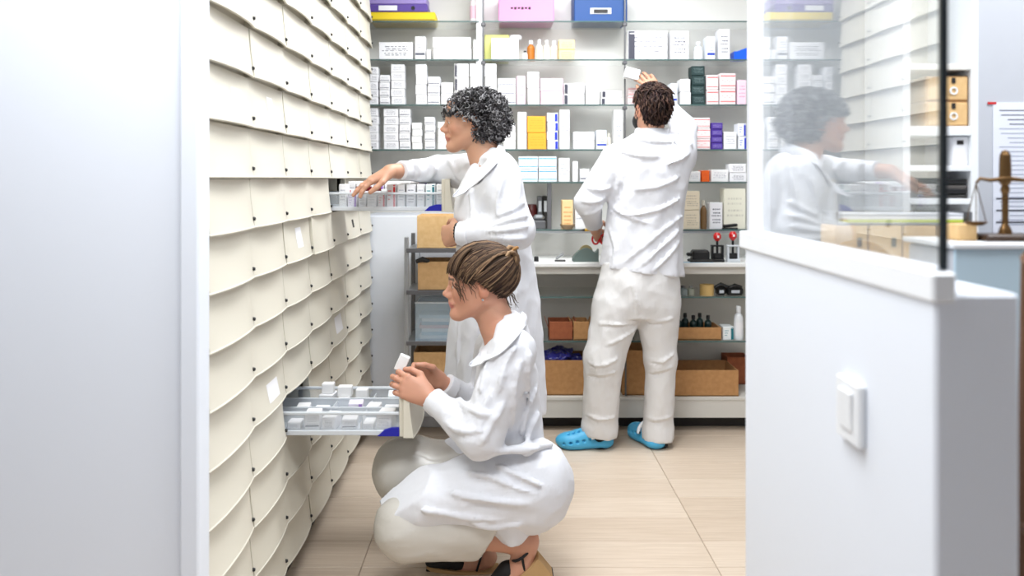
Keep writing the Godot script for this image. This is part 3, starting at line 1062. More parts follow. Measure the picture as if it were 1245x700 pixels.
# ---------------------------------------------------------------- woman with curly grey hair, reaching into the upper drawer
func person_reaching() -> void:
	var t := thing("person", "standing woman with curly grey hair in a white lab coat reaching into the upper drawer", "person", Vector3(-0.03, 0, -3.1))
	var root := Node3D.new() # parts are modelled in the room's axes
	var sh := -t.position
	root.free()
	var tone := Color(0.56, 0.30, 0.195)
	var o := at(573.5, 148, 3.1)
	var hb := head_frame(Vector3(-1, -0.03, 0.06), Vector3(0.0, 1, 0.02))
	var body := MB.new()
	var far := [at(575, 209, 3.27), at(531, 207, 3.40), at(475, 208, 3.19)]
	var nearer := [at(607, 214, 2.94), at(627, 280, 2.88), at(558, 283, 2.95)]
	var s := Sdf.new()
	s.loft(loft_rows([[186, 592, 612, 0.06], [205, 583, 622, 0.14], [240, 570, 626, 0.15], [300, 574, 634, 0.13], [340, 570, 642, 0.155], [370, 572, 640, 0.15]], 3.1), 0.03)
	s.cone(at(590, 198, 3.1), at(580, 170, 3.1), 0.058, 0.052, 0.03)
	s.chain([far[0], far[1], far[1] + (far[2] - far[1]) * 0.6], [0.05, 0.04, 0.035], 0.02)
	s.chain([nearer[0], nearer[1], nearer[1] + (nearer[2] - nearer[1]) * 0.6], [0.05, 0.042, 0.035], 0.02)
	for e in [-1, 1]:
		s.chain([at(604, 365, 3.1 + e * 0.09), at(598, 500, 3.1 + e * 0.09), at(604, 612, 3.1 + e * 0.09)], [0.085, 0.055, 0.04], 0.02)
		s.cone(at(604, 620, 3.1 + e * 0.09), at(566, 625, 3.1 + e * 0.1), 0.036, 0.026, 0.02)
	s.mesh(body, 0.014, func(_p: Vector3) -> Color: return tone)
	head_sdf(o, hb, at(592, 196, 3.1), 0.056).mesh(body, 0.0038, skin_paint(o, hb, tone, Color(0.10, 0.08, 0.07), Color(0.48, 0.17, 0.13)))
	var hf := hand_sdf(far[1], far[2], Vector3(-0.86, -0.42, 0.26), Vector3(-0.36, 0.86, 0.25), -1.0, [0.28, 0.16, 0.20, 0.32], 0.11, 0.35, 1.02)
	hf[0].mesh(body, 0.0036, func(_p: Vector3) -> Color: return tone)
	var hn := hand_sdf(nearer[1], nearer[2], Vector3(-0.62, -0.18, -0.70), Vector3(-0.75, 0.1, 0.62), 1.0, [0.75, 0.8, 0.85, 0.95], 0.05, 0.5, 0.98)
	hn[0].mesh(body, 0.0036, func(_p: Vector3) -> Color: return tone)
	part("body", body.mesh(), M.skin, t, sh)
	# lab coat
	s = Sdf.new()
	var rows := [[181, 592, 610, 0.055], [188, 584, 620, 0.10], [197, 575, 627, 0.145], [212, 566, 633, 0.165], [234, 556, 637, 0.17], [262, 553, 641, 0.165], [295, 556, 644, 0.16], [330, 555, 649, 0.17], [375, 550, 656, 0.185], [430, 546, 660, 0.20], [498, 542, 664, 0.215]]
	s.loft(loft_rows(rows, 3.1), 0.03, [7.0, 0.012, 0.4, 3.0])
	s.cone(far[0], far[1], 0.074, 0.058, 0.04)
	s.cone(far[1], at(489, 207.5, 3.235), 0.056, 0.036, 0.02, Vector3.ZERO, 1.0, 2)
	s.cone(nearer[0], nearer[1], 0.074, 0.064, 0.05)
	s.cone(nearer[1], at(560, 283.5, 2.945), 0.060, 0.040, 0.03, Vector3.ZERO, 1.0, 2)
	drape(s, [[628, 200, 633, 226, 629, 252], [612, 214, 607, 240, 602, 262], [640, 243, 622, 257, 604, 262], [642, 261, 622, 268, 600, 274], [643, 274, 620, 280, 588, 281], [640, 289, 620, 291, 594, 288], [576, 222, 573, 250, 577, 276], [519, 195, 527, 205, 522, 216], [545, 194, 552, 206, 559, 216], [504, 198, 509, 208, 506, 216], [586, 330, 583, 400, 579, 470], [622, 320, 630, 400, 634, 470], [561, 340, 558, 440, 556, 480], [604, 310, 608, 350, 606, 400]], 0.0066, 2.6, 3.5)
	s.ell(at(570, 190, 2.95), Vector3(0.055, 0.10, 0.11), Basis(Vector3(0, 0, 1), 0.55), 0.02, true) # the open neckline
	s.cut(Vector3(0, EYE - 0.278 * 3.1, 0), Vector3(0, -1, 0))
	wrinkle(s, 0.0045, 6.0, Vector3(1.4, 0.9, 1.0), 11)
	s.grow(Vector3(-0.02, 0.45, -3.1), 0.05)
	part("lab_coat", cloth_mesh(s, 0.0085), M.cloth, t, sh)
	# collar and lapel
	s.cuts.clear()
	var inner := on_cloth(s, [at(588, 184, 3.19), at(603, 176, 3.15), at(606, 176.5, 3.06), [598, 190], [583, 206], [566, 222], [552, 237]], 2.7, 3.2, 0.004)
	var outer := on_cloth(s, [at(592, 190, 3.23), at(611, 184, 3.17), at(613, 188, 3.03), [603, 201], [586, 219], [569, 232], [553, 240]], 2.7, 3.2, 0.006)
	part("collar", collar_strip(inner, outer, 0.004), M.cloth, t, sh)
	# sleeve cuffs
	for q in [[at(497, 207.5, 3.26), at(487, 207.5, 3.22), 0.040], [at(572, 284.5, 2.93), at(557.5, 283.5, 2.945), 0.0445]]:
		s = Sdf.new()
		s.cone(q[0], q[1], q[2], q[2] - 0.001, 0.01, Vector3.ZERO, 1.0, 3)
		part("cuff", cloth_mesh(s, 0.0055), M.cloth, t, sh)
	# trousers and shoes, hidden behind her colleague from the doorway
	s = Sdf.new()
	for e in [-1, 1]: s.cone(at(603, 470, 3.1 + e * 0.09), at(604, 615, 3.1 + e * 0.09), 0.085, 0.07, 0.02, Vector3.ZERO, 1.0, 2)
	part("trousers", cloth_mesh(s, 0.014), M.cloth_warm, t, sh)
	for e in [-1, 1]:
		s = Sdf.new()
		s.cone(at(608, 622, 3.1 + e * 0.09), at(560, 626, 3.1 + e * 0.10), 0.042, 0.034, 0.02)
		s.cut(Vector3(0, 0.0, 0), Vector3(0, -1, 0))
		part("shoe", cloth_mesh(s, 0.008), M.white_metal, t, sh)
	# bracelet of dark beads
	var b := MB.new()
	var ax: Vector3 = (nearer[2] - nearer[1]).normalized()
	var e1 := ax.cross(Vector3.UP).normalized()
	var e2 := ax.cross(e1)
	for i in 18:
		var w := TAU * i / 18.0
		b.lathe(ball(0.0058, 6), nearer[2] + ax * 0.004 + (e1 * cos(w) + e2 * sin(w)) * 0.032, 8)
	part("bracelet", b.mesh(), M.black, t, sh)
	add_eyes(o + sh, hb, t)
	# hair: a dark undercoat and several hundred separate curls
	s = Sdf.new()
	var hc := o + hb * Vector3(-0.026, 0.026, 0)
	s.ell(hc + hb * Vector3(0.008, 0.012, 0), Vector3(0.090, 0.080, 0.078), hb, 0.02)
	s.ell(hc + hb * Vector3(-0.036, -0.035, 0), Vector3(0.062, 0.074, 0.074), hb, 0.03)
	s.ell(hc + hb * Vector3(0.072, 0.042, 0), Vector3(0.028, 0.028, 0.054), hb, 0.02)
	s.ell(o + hb * Vector3(0.070, -0.050, 0), Vector3(0.070, 0.072, 0.12), hb, 0.01, true)
	wrinkle(s, 0.006, 22.0, Vector3.ONE, 3)
	b = MB.new()
	s.mesh(b, 0.006, func(_p: Vector3) -> Color: return Color(0.035, 0.03, 0.03))
	var r := RandomNumberGenerator.new()
	r.seed = 12
	var curls := MB.new()
	var made := 0
	while made < 2000:
		var dir := Vector3(r.randf_range(-1, 1), r.randf_range(-0.95, 1), r.randf_range(-1, 1)).normalized()
		var lp := Vector3(-0.024, 0.020, 0) + dir * Vector3(0.120, 0.110, 0.104) # on the crown's outline, in the head's axes
		if dir.y < -0.15: lp.x -= 0.012
		if lp.x > 0.030 and lp.y < 0.024: continue
		if lp.x > 0.05 and lp.y < 0.06: lp.x += 0.012
		if lp.x > 0.0 and lp.y < -0.005: continue
		if lp.y < -0.085: continue
		made += 1
		var base := o + hb * (Vector3(-0.024, 0.020, 0) + (lp - Vector3(-0.024, 0.020, 0)) * r.randf_range(0.84, 1.0))
		var out := (hb * dir).normalized()
		var tn := out.cross(Vector3(r.randf_range(-1, 1), r.randf_range(-1, 1), r.randf_range(-1, 1))).normalized()
		var axis := (out * r.randf_range(0.2, 0.8) + tn * r.randf_range(0.5, 1.0) - Vector3.UP * 0.35).normalized()
		var p1 := axis.cross(out).normalized()
		var p2 := axis.cross(p1)
		var ln := r.randf_range(0.020, 0.036)
		var cr := r.randf_range(0.0038, 0.0068)
		var turns := r.randf_range(1.2, 2.2)
		var ps := []
		for i in 13:
			var w := turns * TAU * i / 12.0
			ps.append(base + axis * ln * (i / 12.0 - 0.3) + (p1 * cos(w) + p2 * sin(w)) * cr)
		var gv := pow(r.randf(), 3.6)
		curls.col = Color(0.035, 0.032, 0.034).lerp(Color(0.46, 0.45, 0.46), gv)
		curls.tube(ps, [0.0016, 0.0022, 0.0023, 0.0023, 0.0023, 0.0023, 0.0023, 0.0023, 0.0023, 0.0022, 0.002, 0.0016, 0.001], 5)
	var hm := part("hair", b.mesh(), M.hair, t, sh)
	part("curl", curls.mesh(), M.hair, hm).set_meta("kind", "stuff")

# ---------------------------------------------------------------- woman crouching at the lower drawer
func person_crouching() -> void:
	var t := thing("person", "crouching woman with brown hair pinned up, in a white coat, holding a small white box", "person", Vector3(0.05, 0, -2.62))
	var sh := -t.position
	var tone := Color(0.58, 0.29, 0.19)
	var o := at(583.5, 345, 2.61)
	var hb := head_frame(Vector3(-1, -0.04, 0.05), Vector3(-0.02, 1, 0.0))
	var body := MB.new()
	var nearer := [at(624, 428, 2.46), at(584, 530, 2.42), at(521, 482, 2.55)]
	var far := [at(602, 424, 2.79), at(588, 500, 2.86), at(536, 464, 2.73)]
	var hipn := at(640, 588, 2.53)
	var hipf := at(640, 580, 2.71)
	var kn := at(482, 634, 2.50)
	var kf := at(497, 573, 2.72)
	var an := at(636, 658, 2.50)
	var af := at(584, 662, 2.72)
	var s := Sdf.new()
	s.loft(loft_rows([[384, 600, 622, 0.06], [400, 594, 634, 0.13], [440, 586, 640, 0.14], [500, 590, 646, 0.125], [560, 590, 656, 0.15], [600, 600, 660, 0.14]], 2.62), 0.03)
	s.cone(at(604, 396, 2.62), at(592, 366, 2.61), 0.056, 0.05, 0.03)
	s.chain([nearer[0], nearer[1], nearer[1] + (nearer[2] - nearer[1]) * 0.6], [0.048, 0.04, 0.034], 0.02)
	s.chain([far[0], far[1], far[1] + (far[2] - far[1]) * 0.6], [0.048, 0.04, 0.034], 0.02)
	s.chain([hipn, kn, an], [0.085, 0.055, 0.038], 0.02)
	s.chain([hipf, kf, af], [0.085, 0.06, 0.038], 0.02)
	# near foot stands on its toes, far foot stands flat
	var toe := at(622, 716, 2.49)
	s.chain([an + Vector3(0.012, 0.004, 0), an + Vector3(-0.006, -0.075, 0), toe + Vector3(-0.01, 0.018, 0), toe + Vector3(-0.055, 0.008, 0)], [0.037, 0.034, 0.028, 0.016], 0.02)
	s.chain([af + Vector3(0.02, -0.04, 0), af + Vector3(-0.10, -0.085, 0), af + Vector3(-0.16, -0.10, 0)], [0.036, 0.028, 0.020], 0.02)
	s.mesh(body, 0.010, func(_p: Vector3) -> Color: return tone)
	head_sdf(o, hb, at(606, 396, 2.62), 0.054).mesh(body, 0.0036, skin_paint(o, hb, tone, Color(0.14, 0.09, 0.06), Color(0.50, 0.16, 0.14)))
	var hn := hand_sdf(nearer[1], nearer[2], Vector3(-0.90, 0.38, -0.05), Vector3(0.05, 0.25, 0.95), 1.0, [0.60, 0.55, 0.58, 0.62], 0.05, 0.55, 0.96)
	hn[0].mesh(body, 0.0034, func(_p: Vector3) -> Color: return tone)
	var hf := hand_sdf(far[1], far[2], Vector3(-0.86, 0.42, 0.12), Vector3(-0.05, 0.45, -0.85), -1.0, [0.75, 0.8, 0.9, 1.0], 0.04, 0.5, 0.96)
	hf[0].mesh(body, 0.0034, func(_p: Vector3) -> Color: return tone)
	part("body", body.mesh(), M.skin, t, sh)
	add_eyes(o + sh, hb, t)
	# coat, upper part
	s = Sdf.new()
	s.loft(loft_rows([[381, 604, 632, 0.055], [389, 598, 638, 0.10], [400, 592, 642, 0.14], [418, 586, 646, 0.165], [440, 580, 651, 0.17], [470, 577, 655, 0.165], [505, 575, 658, 0.155], [535, 574, 662, 0.155], [552, 572, 664, 0.16], [580, 566, 667, 0.185], [610, 568, 668, 0.195], [640, 590, 655, 0.17]], 2.62), 0.03, [6.0, 0.008, 1.2, 2.0])
	s.cone(nearer[0], nearer[1], 0.070, 0.062, 0.04)
	s.cone(nearer[1], at(528, 488, 2.54), 0.062, 0.037, 0.025, Vector3.ZERO, 1.0, 2)
	s.cone(far[0], far[1], 0.068, 0.056, 0.04)
	s.cone(far[1], at(543, 468, 2.742), 0.054, 0.036, 0.02, Vector3.ZERO, 1.0, 2)
	# creases
	s.chain([at(607, 548, 2.42), at(640, 546, 2.43), at(668, 540, 2.5)], [0.008, 0.013, 0.012], 0.02)
	drape(s, [[627, 420, 613, 450, 605, 480], [646, 425, 641, 460, 645, 498], [598, 470, 589, 500, 581, 528], [612, 490, 599, 515, 586, 540], [556, 482, 572, 500, 596, 503], [543, 512, 562, 526, 588, 522], [606, 425, 591, 450, 584, 478], [653, 470, 641, 500, 633, 530], [656, 502, 646, 520, 640, 538], [602, 549, 632, 547, 658, 544], [604, 560, 634, 558, 658, 556], [632, 440, 625, 480, 622, 520]], 0.0066, 2.1, 2.9)
	s.ell(at(580, 410, 2.55), Vector3(0.050, 0.10, 0.10), Basis(Vector3(0, 0, 1), -0.30), 0.02, true)
	s.cut(at(560, 652, 2.5), Vector3(-0.03, -1, 0))
	wrinkle(s, 0.0045, 6.5, Vector3(1.0, 1.3, 1.0), 21)
	var cb := MB.new()
	s.mesh(cb, 0.008)
	var up := s
	s = Sdf.new() # skirt of the coat over the thighs
	s.cone(hipn + Vector3(0, 0.0, 0.0), at(520, 607, 2.49), 0.145, 0.088, 0.05)
	s.cone(at(520, 607, 2.49), at(462, 627, 2.49), 0.088, 0.055, 0.03)
	s.cone(hipf, at(560, 566, 2.72), 0.13, 0.095, 0.05)
	drape(s, [[566, 572, 605, 584, 652, 600], [545, 598, 590, 609, 640, 613], [510, 619, 550, 627, 610, 631], [604, 563, 630, 580, 660, 590], [575, 636, 602, 641, 632, 637]], 0.0072, 2.1, 2.9)
	# hems: level below the seat, slanting at the knees
	s.cut(at(560, 652, 2.5), Vector3(-0.03, -1, 0))
	s.cut(at(463, 619, 2.5), Vector3(-0.76, -0.62, 0))
	s.cut(at(463, 617, 2.5), Vector3(-0.66, 0.72, 0.35))
	wrinkle(s, 0.0045, 6.5, Vector3(1.0, 1.3, 1.0), 21)
	s.mesh(cb, 0.008)
	part("lab_coat", cb.mesh(), M.cloth, t, sh)
	var inner := on_cloth(up, [at(614, 389, 2.72), at(631, 381, 2.69), at(634, 381, 2.58), [622, 395], [604, 409], [588, 424], [573, 441]], 2.2, 2.75, 0.004)
	var outer := on_cloth(up, [at(618, 396, 2.76), at(637, 391, 2.71), at(639, 394, 2.54), [629, 410], [612, 428], [594, 438], [574, 446]], 2.2, 2.75, 0.006)
	part("collar", collar_strip(inner, outer, 0.004), M.cloth, t, sh)
	for q in [[at(536, 494, 2.525), at(525, 485, 2.545), 0.041], [at(551, 474, 2.755), at(541, 467, 2.738), 0.0395]]:
		s = Sdf.new()
		s.cone(q[0], q[1], q[2], q[2] - 0.001, 0.01, Vector3.ZERO, 1.0, 3)
		part("cuff", cloth_mesh(s, 0.005), M.cloth, t, sh)
	for q in [[583, 470], [578, 500]]: button(t, at(q[0], q[1], 2.46) + sh, Vector3(-0.5, 0, 1).normalized())
	# pale satin skirt over both knees
	s = Sdf.new()
	s.cone(at(600, 585, 2.70), at(496, 572, 2.72), 0.12, 0.105, 0.03)
	s.cone(at(496, 572, 2.72), at(540, 600, 2.72), 0.11, 0.11, 0.03)
	s.cone(at(600, 620, 2.52), at(496, 640, 2.50), 0.10, 0.092, 0.05)
	s.cone(at(496, 640, 2.50), at(580, 652, 2.50), 0.092, 0.065, 0.04)
	s.cone(at(540, 600, 2.72), at(560, 640, 2.64), 0.10, 0.08, 0.06)
	s.cut(at(586, 668, 2.5), Vector3(0.8, -0.45, 0))
	s.cut(at(500, 682, 2.5), Vector3(-0.05, -1, 0))
	wrinkle(s, 0.005, 5.0, Vector3(0.7, 1.6, 1.0), 33)
	part("satin_skirt", cloth_mesh(s, 0.010), M.satin, t, sh)
	# wedge espadrilles: near one tipped up on its toe, far one flat on the floor
	espadrille(t, an + Vector3(0.045, -0.040, 0) + sh, toe + Vector3(-0.055, -0.012, 0) + sh, true, an + sh)
	espadrille(t, af + Vector3(0.06, -0.075, 0) + sh, Vector3(at(519, 690, 2.72).x, 0.014, -2.72) + sh, false, af + sh)
	# hair swept back from the forehead into a clip
	s = Sdf.new()
	s.ell(o + hb * Vector3(-0.014, 0.040, 0), Vector3(0.104, 0.086, 0.081), hb, 0.02)
	s.ell(o + hb * Vector3(-0.070, 0.022, 0), Vector3(0.043, 0.072, 0.060), hb, 0.03)
	s.ell(o + hb * Vector3(0.058, 0.056, 0), Vector3(0.030, 0.034, 0.054), hb, 0.02)
	s.ell(o + hb * Vector3(-0.095, 0.075, 0), Vector3(0.034, 0.030, 0.035), hb, 0.02)
	s.ell(o + hb * Vector3(0.075, -0.052, 0), Vector3(0.085, 0.075, 0.12), hb, 0.01, true)
	for e in [-1.0, 1.0]: s.ell(o + hb * Vector3(-0.004, -0.010, 0.085 * e), Vector3(0.030, 0.036, 0.030), hb, 0.01, true)
	var b := MB.new()
	s.mesh(b, 0.005, func(_p: Vector3) -> Color: return Color(0.085, 0.055, 0.04))
	var hm := part("hair", b.mesh(), M.hair, t, sh)
	var r := RandomNumberGenerator.new()
	r.seed = 5
	var st := MB.new()
	var bun := Vector3(-0.104, 0.080, 0)
	for i in 760:
		var side := -1.0 if r.randf() < 0.4 else 1.0
		var w := r.randf()
		var start: Vector3
		if w < 0.55: # from the forehead and temple
			var q := r.randf()
			start = Vector3(lerpf(0.106, 0.046, q), lerpf(0.050, 0.014, q) + r.randf_range(-0.008, 0.012), -side * lerpf(0.0, 0.084, sqrt(q)))
		elif w < 0.80: # above and behind the ear
			var q := r.randf()
			start = Vector3(lerpf(0.03, -0.07, q), lerpf(0.035, -0.045, q), -side * lerpf(0.090, 0.055, q))
		else: # nape
			start = Vector3(-0.095 + r.randf_range(-0.01, 0.045), r.randf_range(-0.075, -0.02), -side * r.randf_range(0.0, 0.066))
		var ps := []
		var lift := r.randf_range(0.000, 0.007)
		var ctr := Vector3(-0.014, 0.036, 0)
		var rad := Vector3(0.113, 0.096, 0.090)
		for k in 11:
			var f := k / 10.0
			var p := start.lerp(bun, f)
			p.y += 0.020 * sin(PI * f) * (1.0 if start.x > 0.02 else 0.3)
			var dq := (p - ctr) / rad
			if f < 0.88: p = ctr + dq.normalized() * rad * (1.0 + lift * 4.0 * sin(PI * f)) if dq.length() > 0.2 else p
			p += Vector3(0, 1, 0.4) * 0.0025 * sin(f * 9.0 + i)
			if f >= 0.88: p += Vector3(0, r.randf_range(-0.02, 0.016), r.randf_range(-0.02, 0.02))
			ps.append(o + hb * p)
		var c := Color(0.032, 0.019, 0.013).lerp(Color(0.27, 0.165, 0.095), pow(r.randf(), 3.0))
		st.col = c
		st.tube(ps, [0.0012, 0.0021, 0.0025, 0.0027, 0.0027, 0.0027, 0.0027, 0.0026, 0.0024, 0.002, 0.0012], 5)
	for i in 110: # fringe falling forward over the forehead
		var zz := -r.randf_range(-0.055, 0.062)
		var ps := []
		var dn := r.randf_range(0.7, 1.0)
		for k in 7:
			var f := k / 6.0
			var sw := lerpf(1.15, 0.02, f * dn)
			var q := Vector3(-0.010 + 0.112 * cos(sw), 0.034 + 0.092 * sin(sw), zz * (1.0 + 0.25 * f))
			q.x -= 8.0 * zz * zz * cos(sw)
			ps.append(o + hb * (q + Vector3(0.003 * sin(i * 1.7), 0, 0)))
		st.col = Color(0.032, 0.019, 0.013).lerp(Color(0.24, 0.145, 0.085), pow(r.randf(), 2.8))
		st.tube(ps, [0.0022, 0.0027, 0.0028, 0.0027, 0.0024, 0.0018, 0.0008], 5)
	for i in 26: # loose wisps at the temple and nape
		var x0 := r.randf_range(0.03, 0.085) if i < 18 else r.randf_range(-0.10, -0.07)
		var y0 := r.randf_range(0.005, 0.045) if i < 18 else -0.03
		var zz := -r.randf_range(0.066, 0.080) if i < 18 else r.randf_range(-0.04, 0.04)
		if i < 18: zz *= 1.0 - 2.2 * maxf(0.0, x0 - 0.045)
		var ps := []
		for k in 6: ps.append(o + hb * Vector3(x0 - 0.004 * k + 0.003 * sin(k + i), y0 - k * r.randf_range(0.007, 0.011), zz - 0.001 * k))
		st.col = Color(0.10, 0.06, 0.04)
		st.tube(ps, [0.0018, 0.0018, 0.0016, 0.0014, 0.0011, 0.0007], 4)
	part("strand", st.mesh(), M.hair, hm).set_meta("kind", "stuff")
	b = MB.new() # twisted knot and the tortoiseshell clip that holds it
	b.col = Color(0.22, 0.13, 0.07)
	for i in 9:
		var ps := []
		for k in 12:
			var w := k * 0.55 + i * 0.7
			ps.append(o + hb * (bun + Vector3(0.004 + 0.022 * cos(w) * (1 if i % 2 else 0.7), -0.004 + 0.029 * sin(w) + (i - 4) * 0.002, (k - 5.5) * 0.0075 + (i - 4) * 0.002)))
		b.col = Color(0.10, 0.06, 0.04).lerp(Color(0.42, 0.27, 0.15), r.randf())
		b.tube(ps, [0.004, 0.0065, 0.0075, 0.0075, 0.0075, 0.0075, 0.0075, 0.007, 0.006, 0.004], 6)
	part("bun", b.mesh(), M.hair, hm)
	b = MB.new()
	b.col = Color(0.30, 0.15, 0.05)
	for e in [-1.0, 1.0]:
		var ps := []
		for k in 7: ps.append(o + hb * (bun + Vector3(-0.022 + 0.006 * k, 0.030 - 0.002 * k * k * 0.3, e * (0.006 + 0.004 * k))))
		b.tube(ps, [0.004, 0.005, 0.005, 0.004, 0.003, 0.002], 6)
	part("hair_clip", b.mesh(), M.hair, hm)
	# small drop earring
	b = MB.new()
	b.lathe(ball(0.004, 6), o + hb * Vector3(-0.005, -0.040, 0.080), 8)
	b.lathe(ball(0.004, 6), o + hb * Vector3(-0.005, -0.040, -0.080), 8)
	part("earring", b.mesh(), M.steel, t, sh)
	# the little box she holds
	b = MB.new()
	b.box(Vector3.ZERO, Vector3(0.033, 0.052, 0.022), 0.002, Basis(Vector3(0, 0, 1), -0.42))
	solo("medicine_carton", b.mesh(), M.body_plain, "small white carton held up between the crouching woman's fingertips", "carton", at(489, 441, 2.615))

func espadrille(t: Node3D, heel: Vector3, toe: Vector3, tipped: bool, ankle: Vector3) -> void:
	var sh := thing_child(t, "sandal", heel)
	var x := (toe - heel); x.z = 0
	var ln := x.length(); x = x.normalized()
	var z := Vector3(0, 0, 1)
	var y := Vector3(-x.y, x.x, 0)
	if y.y < 0 or tipped and y.x > 0: y = -y
	var b := MB.new() # wedge of jute: thick under the heel, thin at the toe
	var prof := []
	for k in 13:
		var f := k / 12.0
		prof.append([f * ln, 0.062 * pow(1.0 - f, 0.8) + 0.006, 0.030 + 0.014 * sin(PI * clampf(f * 1.1, 0, 1)) - 0.012 * pow(f, 6.0)])
	for k in 12:
		var p: Array = prof[k]; var q: Array = prof[k + 1]
		for face in 4:
			var a0: Vector3; var a1: Vector3; var b0: Vector3; var b1: Vector3
			match face:
				0: a0 = Vector3(p[0], 0, p[2]); a1 = Vector3(p[0], 0, -p[2]); b0 = Vector3(q[0], 0, q[2]); b1 = Vector3(q[0], 0, -q[2])
				1: a0 = Vector3(p[0], -p[1], p[2]); a1 = Vector3(p[0], -p[1], -p[2]); b0 = Vector3(q[0], -q[1], q[2]); b1 = Vector3(q[0], -q[1], -q[2])
				2: a0 = Vector3(p[0], 0, p[2]); a1 = Vector3(p[0], -p[1], p[2]); b0 = Vector3(q[0], 0, q[2]); b1 = Vector3(q[0], -q[1], q[2])
				_: a0 = Vector3(p[0], 0, -p[2]); a1 = Vector3(p[0], -p[1], -p[2]); b0 = Vector3(q[0], 0, -q[2]); b1 = Vector3(q[0], -q[1], -q[2])
			var ps := [a0, b0, b1, a1]
			for i in 4: ps[i] = x * ps[i].x + y * ps[i].y + z * ps[i].z
			b.poly(ps)
	var e := [Vector3(0, 0, prof[0][2]), Vector3(0, -prof[0][1], prof[0][2]), Vector3(0, -prof[0][1], -prof[0][2]), Vector3(0, 0, -prof[0][2])]
	for i in 4: e[i] = y * e[i].y + z * e[i].z
	b.poly(e)
	sh.mesh = b.mesh()
	sh.material_override = M.jute
	b = MB.new()
	for k in 12:
		var p: Array = prof[k]; var q: Array = prof[k + 1]
		var m: Vector3 = x * ((p[0] + q[0]) / 2.0) + y * (-(p[1] + q[1]) / 2.0 - 0.003)
		var dir: Vector3 = (x * (q[0] - p[0]) + y * (p[1] - q[1])).normalized()
		b.box(m, Vector3((q[0] - p[0]) * 1.08, 0.006, p[2] + q[2]), 0.0, Basis(dir, z.cross(dir), z))
	part("outsole", b.mesh(), M.sole, sh)
	# black toe upper and ankle strap
	var s := Sdf.new()
	s.cone(x * (ln * 0.60) + y * 0.012, x * (ln * 0.90) + y * 0.010, 0.040, 0.030, 0.02, Vector3(0, 1, 0) if not tipped else Vector3(0, 0, 1), 1.2)
	s.cut(y * 0.001, -y)
	part("upper", cloth_mesh(s, 0.006), M.espadrille, sh)
	b = MB.new()
	var ps := []
	for k in 17:
		var w := TAU * k / 16.0
		ps.append(ankle - heel + Vector3(0.012 if tipped else 0.01, 0.0, 0) + Vector3(cos(w) * 0.034, cos(w) * 0.012 + 0.0, sin(w) * 0.044))
	if tipped:
		for k in 17:
			var w := TAU * k / 16.0
			ps[k] = ankle - heel + Vector3(-0.004 + 0.03 * cos(w), -0.030 + cos(w) * 0.022, 0.043 * sin(w))
	b.tube(ps, [0.0045], 6)
	b.tube([x * (ln * 0.30) + z * 0.034 + y * 0.002, ps[4]], [0.004], 6)
	b.tube([x * (ln * 0.30) - z * 0.034 + y * 0.002, ps[12]], [0.004], 6)
	part("ankle_strap", b.mesh(), M.espadrille, sh)

func thing_child(t: Node3D, called: String, where: Vector3) -> MeshInstance3D:
	var o := MeshInstance3D.new()
	o.name = called
	t.add_child(o, true)
	o.position = where
	return o

